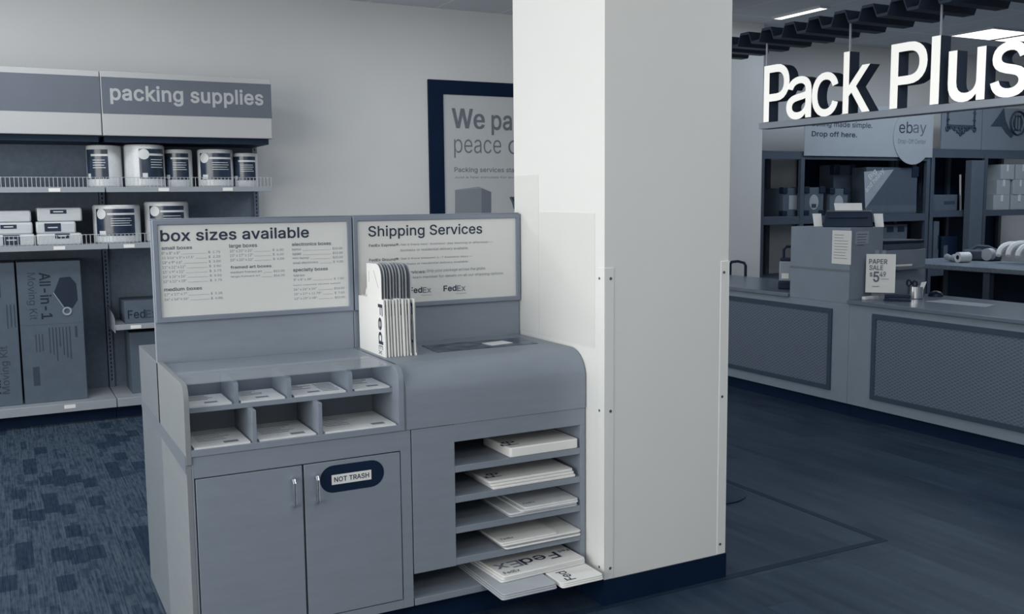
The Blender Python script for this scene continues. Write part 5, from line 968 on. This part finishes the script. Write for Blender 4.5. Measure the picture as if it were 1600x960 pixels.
# ================================================================== storage racks against the back wall
RY = 7.2
def rack(x0, x1, label, shelves, posts, back):
    t = thing('storage_rack', label, 'shelving', ((x0 + x1) / 2, 7.45, 0))
    for (za, zb_) in shelves: part('shelf', MB().box(x0, x1, RY, 7.70, zb_ - 0.02, zb_).box(x0, x1, RY - 0.004, RY + 0.02, za, zb_ - 0.02), 'rack_metal', t, 0.002)
    for xp in posts:
        for (ya, yb) in ((RY - 0.008, RY + 0.03), (7.665, 7.705)): part('post', MB().box(xp, xp + 0.05, ya, yb, 0, 1.93), 'rack_metal', t, 0.002)
    part('back_panel', MB().box(back[0], back[1], 7.712, 7.722, 0.1, back[2]), 'black_base', t)
    return t
rack(6.49, 8.84, 'dark storage rack on the back wall under the drop off sign', ((1.852, 1.93), (1.222, 1.30), (0.62, 0.70)), (6.485, 7.0, 8.79), (7.46, 8.84, 1.93))
rack(8.86, 10.7, 'dark storage rack at the right edge under the frame and horn board', ((1.89, 1.985), (1.255, 1.32), (0.62, 0.70)), (8.86, 9.72, 10.65), (8.86, 10.70, 1.985))
# ebay board
EY = 7.19
a, b = PY(1255, 243.5, EY), PY(1455, 244.5, EY)
t = thing('drop_off_board', 'pale drop off board with round badge standing on the storage rack', 'sign', ((a.x + b.x) / 2, EY, 1.885))
part('board', MB().box(a.x, b.x, EY - 0.014, EY - 0.006, 1.888, 2.40), 'ebay_board', t)
q = zm(1180, 170, 3.81); mb = MB(); YB = EY - 0.0145
fit(mb, q, 'Selling made simple.', 335, 112, 698, 84, YB, weight=0.014); part('lettering', mb, 'ink', t); mb = MB(); fit(mb, q, 'Drop off here.', 336, 172, 607, 140, YB, weight=0.026)
part('lettering', mb, 'ink', t)
c = PY(*q(938, 165), YB); r_ = PY(*q(1052, 165), YB).x - c.x
bd = part('badge', MB().lathe([(0.0, -0.006), (r_, -0.006), (r_, 0.0), (0, 0)], (c.x, YB, c.z), 40, 'y'), 'ebay_board', t)
mb = MB(); fit(mb, q, 'eb', 856, 145, 938, 78, YB - 0.0062, weight=0.004); part('lettering', mb, 'ink', bd)
mb = MB(); fit(mb, q, 'ay', 938, 162, 1020, 96, YB - 0.0062, weight=0.004); fit(mb, q, 'Drop-Off Center', 850, 213, 1016, 183, YB - 0.0062); part('lettering', mb, 'ink_mid', bd)
# board with frame and horn
BY = 7.22
q = zm(1440, 160, 4.0)
def P(x, y): return PY(*q(x, y), BY - 0.012)
a, b = P(120, 288), P(375, 288)
t = thing('picture_board', 'grey board printed with an ornate picture frame standing on the right rack', 'board', ((a.x + b.x) / 2, BY, 1.986))
part('board', MB().box(a.x, b.x - 0.01, BY - 0.01, BY + 0.002, 1.986, 2.45), 'board_grey', t)
mb = MB(); F = [P(*p) for p in ((155, 40), (345, 40), (345, 165), (155, 165))]
fx0, fx1, fz0 = F[0].x, F[1].x, F[2].z; fz1 = fz0 + 0.36; yf = BY - 0.013
w_ = 0.035
mb.box(fx0 + 0.015, fx0 + 0.015 + w_ * 0.8, yf, yf + 0.003, fz0, 2.44).box(fx1 - 0.015 - w_ * 0.8, fx1 - 0.015, yf, yf + 0.003, fz0, 2.44).box(fx0 + 0.015, fx1 - 0.015, yf, yf + 0.003, fz0, fz0 + w_)
def curl(cx, cz, r, sgn, r0=0.010):
    mb.tube([(cx + sgn * r * (1 - j / 16) * math.cos(j * 0.55), yf + 0.001, cz + r * (1 - j / 16) * math.sin(j * 0.55)) for j in range(15)], r0, 6)
for sgn, cx in ((-1, fx1 - 0.03), (1, fx0 + 0.03)):
    curl(cx, fz0 - 0.015, 0.04, sgn)
    for zz in (0.08, 0.16, 0.24): curl(cx, fz0 + zz, 0.022, sgn, 0.007)
mx = (fx0 + fx1) / 2
for sgn in (-1, 1):
    curl(mx + sgn * 0.05, fz0 - 0.03, 0.045, sgn); curl(mx + sgn * 0.115, fz0 - 0.01, 0.03, sgn, 0.008)
curl(mx, fz0 - 0.065, 0.03, 1); curl(mx, fz0 - 0.02, 0.03, -1)
part('frame_picture', mb, 'horn_print', t)
a2, b2 = P(380, 300), P(900, 300)
t = thing('picture_board', 'grey board printed with a french horn at the right edge of the photo', 'board', ((a2.x + b2.x) / 2, BY, 1.986))
part('board', MB().box(a.x + (b.x - a.x), b2.x, BY - 0.01, BY + 0.002, 1.986, 2.45), 'board_grey', t)
mb = MB(); hc = P(600, 130); hr_ = (P(600, 130).z - P(600, 222).z) * 0.80
ring = [(hc.x + hr_ * math.cos(a), yf + 0.001, hc.z + hr_ * math.sin(a)) for a in [j * math.pi / 18 for j in range(36)]]
mb.tube(ring, 0.026, 8, True, 0.3)
mb.tube([(hc.x + hr_ * 0.55 * math.cos(a), yf + 0.001, hc.z + hr_ * 0.62 * math.sin(a)) for a in [j * math.pi / 12 for j in range(24)]], 0.014, 6, True, 0.3)
for dx in (-0.05, 0.0, 0.05): mb.tube([(hc.x + dx, yf + 0.001, hc.z - hr_ * 0.7), (hc.x + dx, yf + 0.001, hc.z + hr_ * 0.7)], 0.012, 6, False, 0.3)
bell = [P(*p) for p in ((515, 35), (478, 90), (432, 150), (500, 152), (528, 195), (560, 225), (575, 205), (545, 160), (525, 110))]
mb.prism([(p.x, p.z) for p in bell], 'y', yf, yf + 0.003); part('horn_picture', mb, 'horn_print', t)
# boxes on the rack's middle shelf
SZ = 1.3005
def kitbox(px0, px1, py1, Yf, label, blocks=True, lab='rect', d=0.3, m='cardboard'):
    a = PY(px0, 338, Yf); b = PY(px1, py1, Yf)
    x0, x1, zt = a.x, b.x, b.z
    t = thing('packing_kit_box', label, 'box', ((x0 + x1) / 2, Yf + d / 2, SZ), 'packing kits on the storage rack')
    f = part('carton', MB().box(x0, x1, Yf, Yf + d, SZ, zt), m, t, 0.003); w, h = x1 - x0, zt - SZ
    if blocks:
        for (xa, za) in ((x0 - 0.008, SZ), (x1 - w * 0.24, SZ), (x0 - 0.008, zt - h * 0.2), (x1 - w * 0.24, zt - h * 0.2)):
            part('corner_block', MB().box(xa, xa + w * 0.24 + 0.008, Yf - 0.012, Yf + 0.05, za, za + h * 0.2 + (0.008 if za > SZ else 0)), 'black_plastic', t, 0.004)
    if lab == 'rect': part('label', MB().box(x0 + w * 0.38, x1 - w * 0.1, Yf - 0.002, Yf, SZ + h * 0.24, zt - h * 0.26), 'ebay_board', f)
    if lab == 'oval':
        cx, cz = x0 + w * 0.5, SZ + h * 0.48
        part('label', MB().prism([(cx + w * 0.24 * math.cos(u), cz + h * 0.27 * math.sin(u)) for u in [j * math.pi / 12 for j in range(24)]], 'y', Yf - 0.002, Yf), 'ebay_board', f)
        part('label_picture', MB().box(cx - w * 0.12, cx + w * 0.12, Yf - 0.003, Yf - 0.002, cz - h * 0.2, cz - h * 0.06), 'card_print_soft', f)
    return t
kitbox(1223, 1248, 294, 7.25, 'small kit box with white label, leftmost on the rack shelf', lab='rect')
kitbox(1256, 1287, 293, 7.25, 'small kit box with round label and black corners, second on the rack shelf', lab='oval')
kitbox(1296, 1325, 295, 7.24, 'kit box with round label partly hidden behind the black printer', lab='oval', d=0.16)
kitbox(1301, 1336, 258, 7.44, 'tall dark kit box standing at the back of the rack shelf', lab=None, d=0.2, m='cardboard_dark')
a, b = PY(1352, 336, 7.235), PY(1434, 262, 7.235)
t = thing('packing_kit_box', 'large dark Big and heavy kit box on the rack shelf', 'box', ((a.x + b.x) / 2, 7.4, SZ), 'packing kits on the storage rack')
f = part('carton', MB().box(a.x, b.x, 7.235, 7.43, SZ, b.z), 'cardboard_dark', t, 0.004)
for xa in (b.x - 0.09,): part('corner_block', MB().box(xa, xa + 0.1, 7.225, 7.30, b.z - 0.1, b.z + 0.01), 'black_plastic', t, 0.005)
q = zm(1180, 170, 3.81); T = [PY(*q(*p), 7.234) for p in ((648, 375), (825, 362), (655, 595))]
part('label', MB().prism([(p.x, p.z) for p in T], 'y', 7.2325, 7.2348), 'cardboard_pale', f)
dgr = (PY(*q(755, 378), 7.232) - PY(*q(655, 500), 7.232)).normalized(); dgr = Vector((dgr.x, 0, dgr.z)).normalized(); dup_ = Vector((-dgr.z, 0, dgr.x))
mb = MB(); lettering(mb, 'and heavy', PY(*q(668, 508), 7.2322), dgr, dup_, 0.33, 0.07, weight=0.01); part('lettering', mb, 'badge', f); mb = MB(); lettering(mb, 'Big', PY(*q(690, 432), 7.2322), dgr, dup_, 0.12, 0.075, weight=0.01); part('lettering', mb, 'badge', f)
part('tape', MB().box(a.x + 0.002, b.x - 0.002, 7.2335, 7.2352, SZ + 0.02, SZ + 0.09), 'cardboard', f)
# second row under the shelf
Z2 = 0.7005
a, b = PY(1380, 350, 7.26), PY(1417, 372, 7.26)
t = thing('carton_tray', 'open grey carton with two dark slots on the rack behind the podium', 'box', ((a.x + b.x) / 2, 7.4, Z2))
f = part('carton', MB().box(a.x, b.x, 7.26, 7.6, Z2, a.z - 0.01), 'cardboard', t, 0.003)
for u in (0.15, 0.6): part('slot', MB().box(a.x + (b.x - a.x) * u, a.x + (b.x - a.x) * (u + 0.28), 7.2585, 7.261, a.z - 0.09, a.z - 0.03), 'black_plastic', f)
# things on the right-hand rack: hanging tubes, boxes, binder boxes
Yq = 7.25
q = zm(1380, 230, 3.84)
def rbox(name, x0, y0, x1, y1, m, label, cat, extra=None, Yf=Yq, d=0.3, zbase=None):
    a = PY(*q(x0, y1), Yf); b = PY(*q(x1, y0), Yf); zb = zbase if zbase is not None else a.z
    t = thing(name, label, cat, ((a.x + b.x) / 2, Yf + d / 2, zb)); f = part('carton', MB().box(a.x, b.x, Yf, Yf + d, zb, b.z), m, t, 0.003)
    if extra: part('strip', MB().box(a.x + (b.x - a.x) * extra[0], a.x + (b.x - a.x) * extra[1], Yf - 0.0015, Yf, zb + (b.z - zb) * extra[2], zb + (b.z - zb) * extra[3]), extra[4], f)
    return t
rbox('storage_box', 296, 285, 446, 382, 'cardboard', 'grey storage box with a dark strip on the right rack', 'box', (0.45, 0.9, 0.4, 0.6, 'card_print_soft'), zbase=1.3205)
for i, (xa, xb) in enumerate(((292, 318), (322, 352), (358, 392), (396, 430))):
    a = PY(*q(xa, 270), 7.36); b = PY(*q(xb, 90), 7.36); r_ = (b.x - a.x) / 2
    solo('mailing_tube', MB().lathe([(0, 0), (r_, 0), (r_, b.z - 1.3205), (r_ * 0.85, b.z - 1.3205), (r_ * 0.85, 0.01), (0, 0.01)], ((a.x + b.x) / 2, 7.63 - r_ * 0.2, 1.3205), 20), 'dark_metal' if i % 2 else 'shelf_back', 'dark mailing tube standing behind the grey storage box, ' + ['leftmost', 'second', 'third', 'rightmost'][i] + ' of four', 'mailing tube', 'mailing tubes on the right rack')
a = PY(*q(463, 280), 7.3); b = PY(*q(468, 165), 7.3)
solo('steel_rod', MB().tube([(a.x, 7.29, 1.3205), (a.x, 7.31, b.z)], 0.012, 8), 'wire', 'thin shiny rod standing on the right rack beside the storage box', 'rod')
rbox('paper_holder', 305, 445, 338, 476, 'cardboard', 'grey paper holder on the lower shelf of the right rack', 'holder', (0.8, 0.95, 0.4, 0.7, 'black_plastic'), Yf=7.22, zbase=0.7005)
rbox('black_printer', 345, 535, 445, 690, 'black_plastic', 'black printer on the lower shelf behind the counter', 'printer', (0.15, 0.4, 0.35, 0.72, 'cardboard'), zbase=0.7005)
rbox('tall_panel', 512, 80, 610, 620, 'cardboard', 'tall grey flat carton leaning upright in front of the right rack', 'box', None, Yf=7.10, d=0.08, zbase=0.0)
cell = ((705, 78, 790, 172), (797, 78, 890, 172), (684, 176, 768, 272), (778, 176, 870, 272), (662, 276, 762, 372), (768, 276, 868, 372))
for i, (xa, ya, xb, yb) in enumerate(cell):
    a = PY(*q(xa, yb), 7.2); b = PY(*q(xb, ya), 7.2); row = 2 - i // 2
    hh = 0.168; zb = 1.3205 + row * (hh + 0.0015)
    t = thing('white_carton', 'pale carton in the stack on the right rack, ' + ['top', 'middle', 'bottom'][i // 2] + ' row ' + ['left', 'right'][i % 2], 'box', ((a.x + b.x) / 2, 7.4, zb), 'pale cartons stacked on the right rack')
    f = part('carton', MB().box(a.x, b.x, 7.2 + 0.004 * (i % 3), 7.55, zb, zb + hh), 'ebay_board', t, 0.003)
    part('tape', MB().box(a.x + (b.x - a.x) * 0.44, a.x + (b.x - a.x) * 0.56, 7.1985, 7.2 + 0.004 * (i % 3) + 0.0005, zb + hh * 0.55, zb + hh), 'badge', f)
# ================================================================== packing table with wrapping on it
tz = 0.90
t = thing('packing_table', 'dark packing table behind the counter holding rolls and bubble wrap', 'table', (7.6, 5.1, 0))
part('table_top', MB().box(7.14, 8.0, 4.2, 6.3, tz - 0.04, tz), 'table_wood', t, 0.004)
for (x, y) in ((7.2, 4.27), (7.2, 6.2), (7.92, 4.27), (7.92, 6.2), (7.2, 5.25)): part('leg', MB().box(x - 0.03, x + 0.03, y - 0.03, y + 0.03, 0, tz - 0.041), 'rack_metal', t, 0.003)
part('modesty_panel', MB().box(7.88, 7.9, 4.3, 6.17, 0.2, tz - 0.041), 'dark_metal', t)
part('crossbar', MB().box(7.18, 7.22, 4.3, 6.17, 0.3, 0.34), 'rack_metal', t)
c = PZ(1514, 411, tz); cy = c + hd * 0.06
t = thing('tape_roll', 'white roll with open core lying on the packing table', 'roll', cy + ZU * 0.0005)
ax = (hr * 0.75 - hd * 0.66).normalized(); up = ZU; sd = ax.cross(up)
def roll_h(mb, c, ax, L, r0, r1):
    s = ax.cross(ZU).normalized(); n = 24; o = len(mb.v)
    for (r, l) in ((r1, 0), (r0, 0), (r0, L), (r1, L)):
        for j in range(n): a = 2 * math.pi * j / n; mb.v.append(c + ax * l + s * r * math.cos(a) + ZU * r * math.sin(a))
    for i in range(4):
        for j in range(n): mb.f.append((o + i * n + j, o + i * n + (j + 1) % n, o + ((i + 1) % 4) * n + (j + 1) % n, o + ((i + 1) % 4) * n + j))
axr = (-hd * 0.55 - hr * 0.83).normalized()
mb = MB(); roll_h(mb, cy + ZU * 0.047, axr, 0.11, 0.046, 0.017); part('wrap', mb, 'paper', t)
mb = MB(); roll_h(mb, cy + ZU * 0.047 - axr * 0.003, axr, 0.116, 0.0195, 0.015); part('core', mb, 'cardboard_dark', t)
c2 = PZ(1491, 409, tz); mb = MB()
for j in range(7):
    a = random.uniform(0, 6.28); p = c2 + Vector((random.uniform(-.05, .05), random.uniform(-.05, .05), 0.03 + 0.02 * random.random()))
    mb.lathe([(0.0, -0.028)] + [(0.03 * math.cos(b_), 0.028 * math.sin(b_)) for b_ in (-0.9, -0.3, 0.3, 0.9)] + [(0.0, 0.028)], p, 8)
solo('crumpled_plastic', mb, 'cardboard_pale', 'crumpled bit of clear plastic at the left end of the packing table', 'plastic')
c3 = PZ(1536, 409, tz) + hd * 0.15
t = thing('tape_dispenser', 'dark bundle of tape guns heaped behind the white roll on the packing table', 'tape dispenser', c3)
part('body', MB().obox(c3 + ZU * 0.05, hr, hd, ZU, 0.16, 0.06, 0.049), 'rack_metal', t, 0.02)
part('reel', MB().lathe([(0.0, -0.03), (0.055, -0.03), (0.055, 0.03), (0.0, 0.03)], c3 + ZU * 0.06 - hd * 0.07 + hr * 0.05, 20, 'x'), 'grey_card', t)
part('handle', MB().tube([c3 + hr * -0.1 + ZU * 0.09, c3 + hr * -0.04 + ZU * 0.13, c3 + hr * 0.05 + ZU * 0.125, c3 + hr * 0.12 + ZU * 0.09], 0.014, 8), 'rack_metal', t)
mb = MB()
# chain of air cushions: arching straps
t = thing('air_cushions', 'white chain of plastic air cushions looping over the packing table', 'packing material', PZ(1585, 413, tz))
for j in range(5):
    b0 = PZ(1556 + j * 15, 412 + j * 1.2, tz) ; b0 = Vector((b0.x, b0.y, tz))
    pts = []
    for s_ in range(13):
        u = s_ / 12
        pts.append(b0 + hr * (0.02 + 0.30 * u * u + 0.02 * u) + hd * (0.02 + 0.18 * u) + ZU * (0.032 + (0.145 + 0.012 * (j % 2)) * math.sin(math.pi * min(1, 0.08 + u * 0.62)) - 0.03 * u))
    part('cushion', MB().tube(pts, [0.022 + 0.010 * math.sin(math.pi * k_ / 12) for k_ in range(13)], 8, False, 1.0), 'paper', t)
# low cabinet under the table view and stanchion behind the pillar
t = thing('stanchion', 'dark round stand base on the vinyl floor just behind the pillar', 'stand', (3.13, 3.78, 0))
part('base', MB().lathe([(0, 0), (0.175, 0), (0.178, 0.006), (0.165, 0.014), (0.04, 0.03), (0.0, 0.03)], (3.13, 3.80, 0), 40), 'dark_metal', t)
part('pole', MB().tube([(3.13, 3.80, 0.028), (3.13, 3.80, 0.98)], 0.02, 14), 'dark_metal', t)
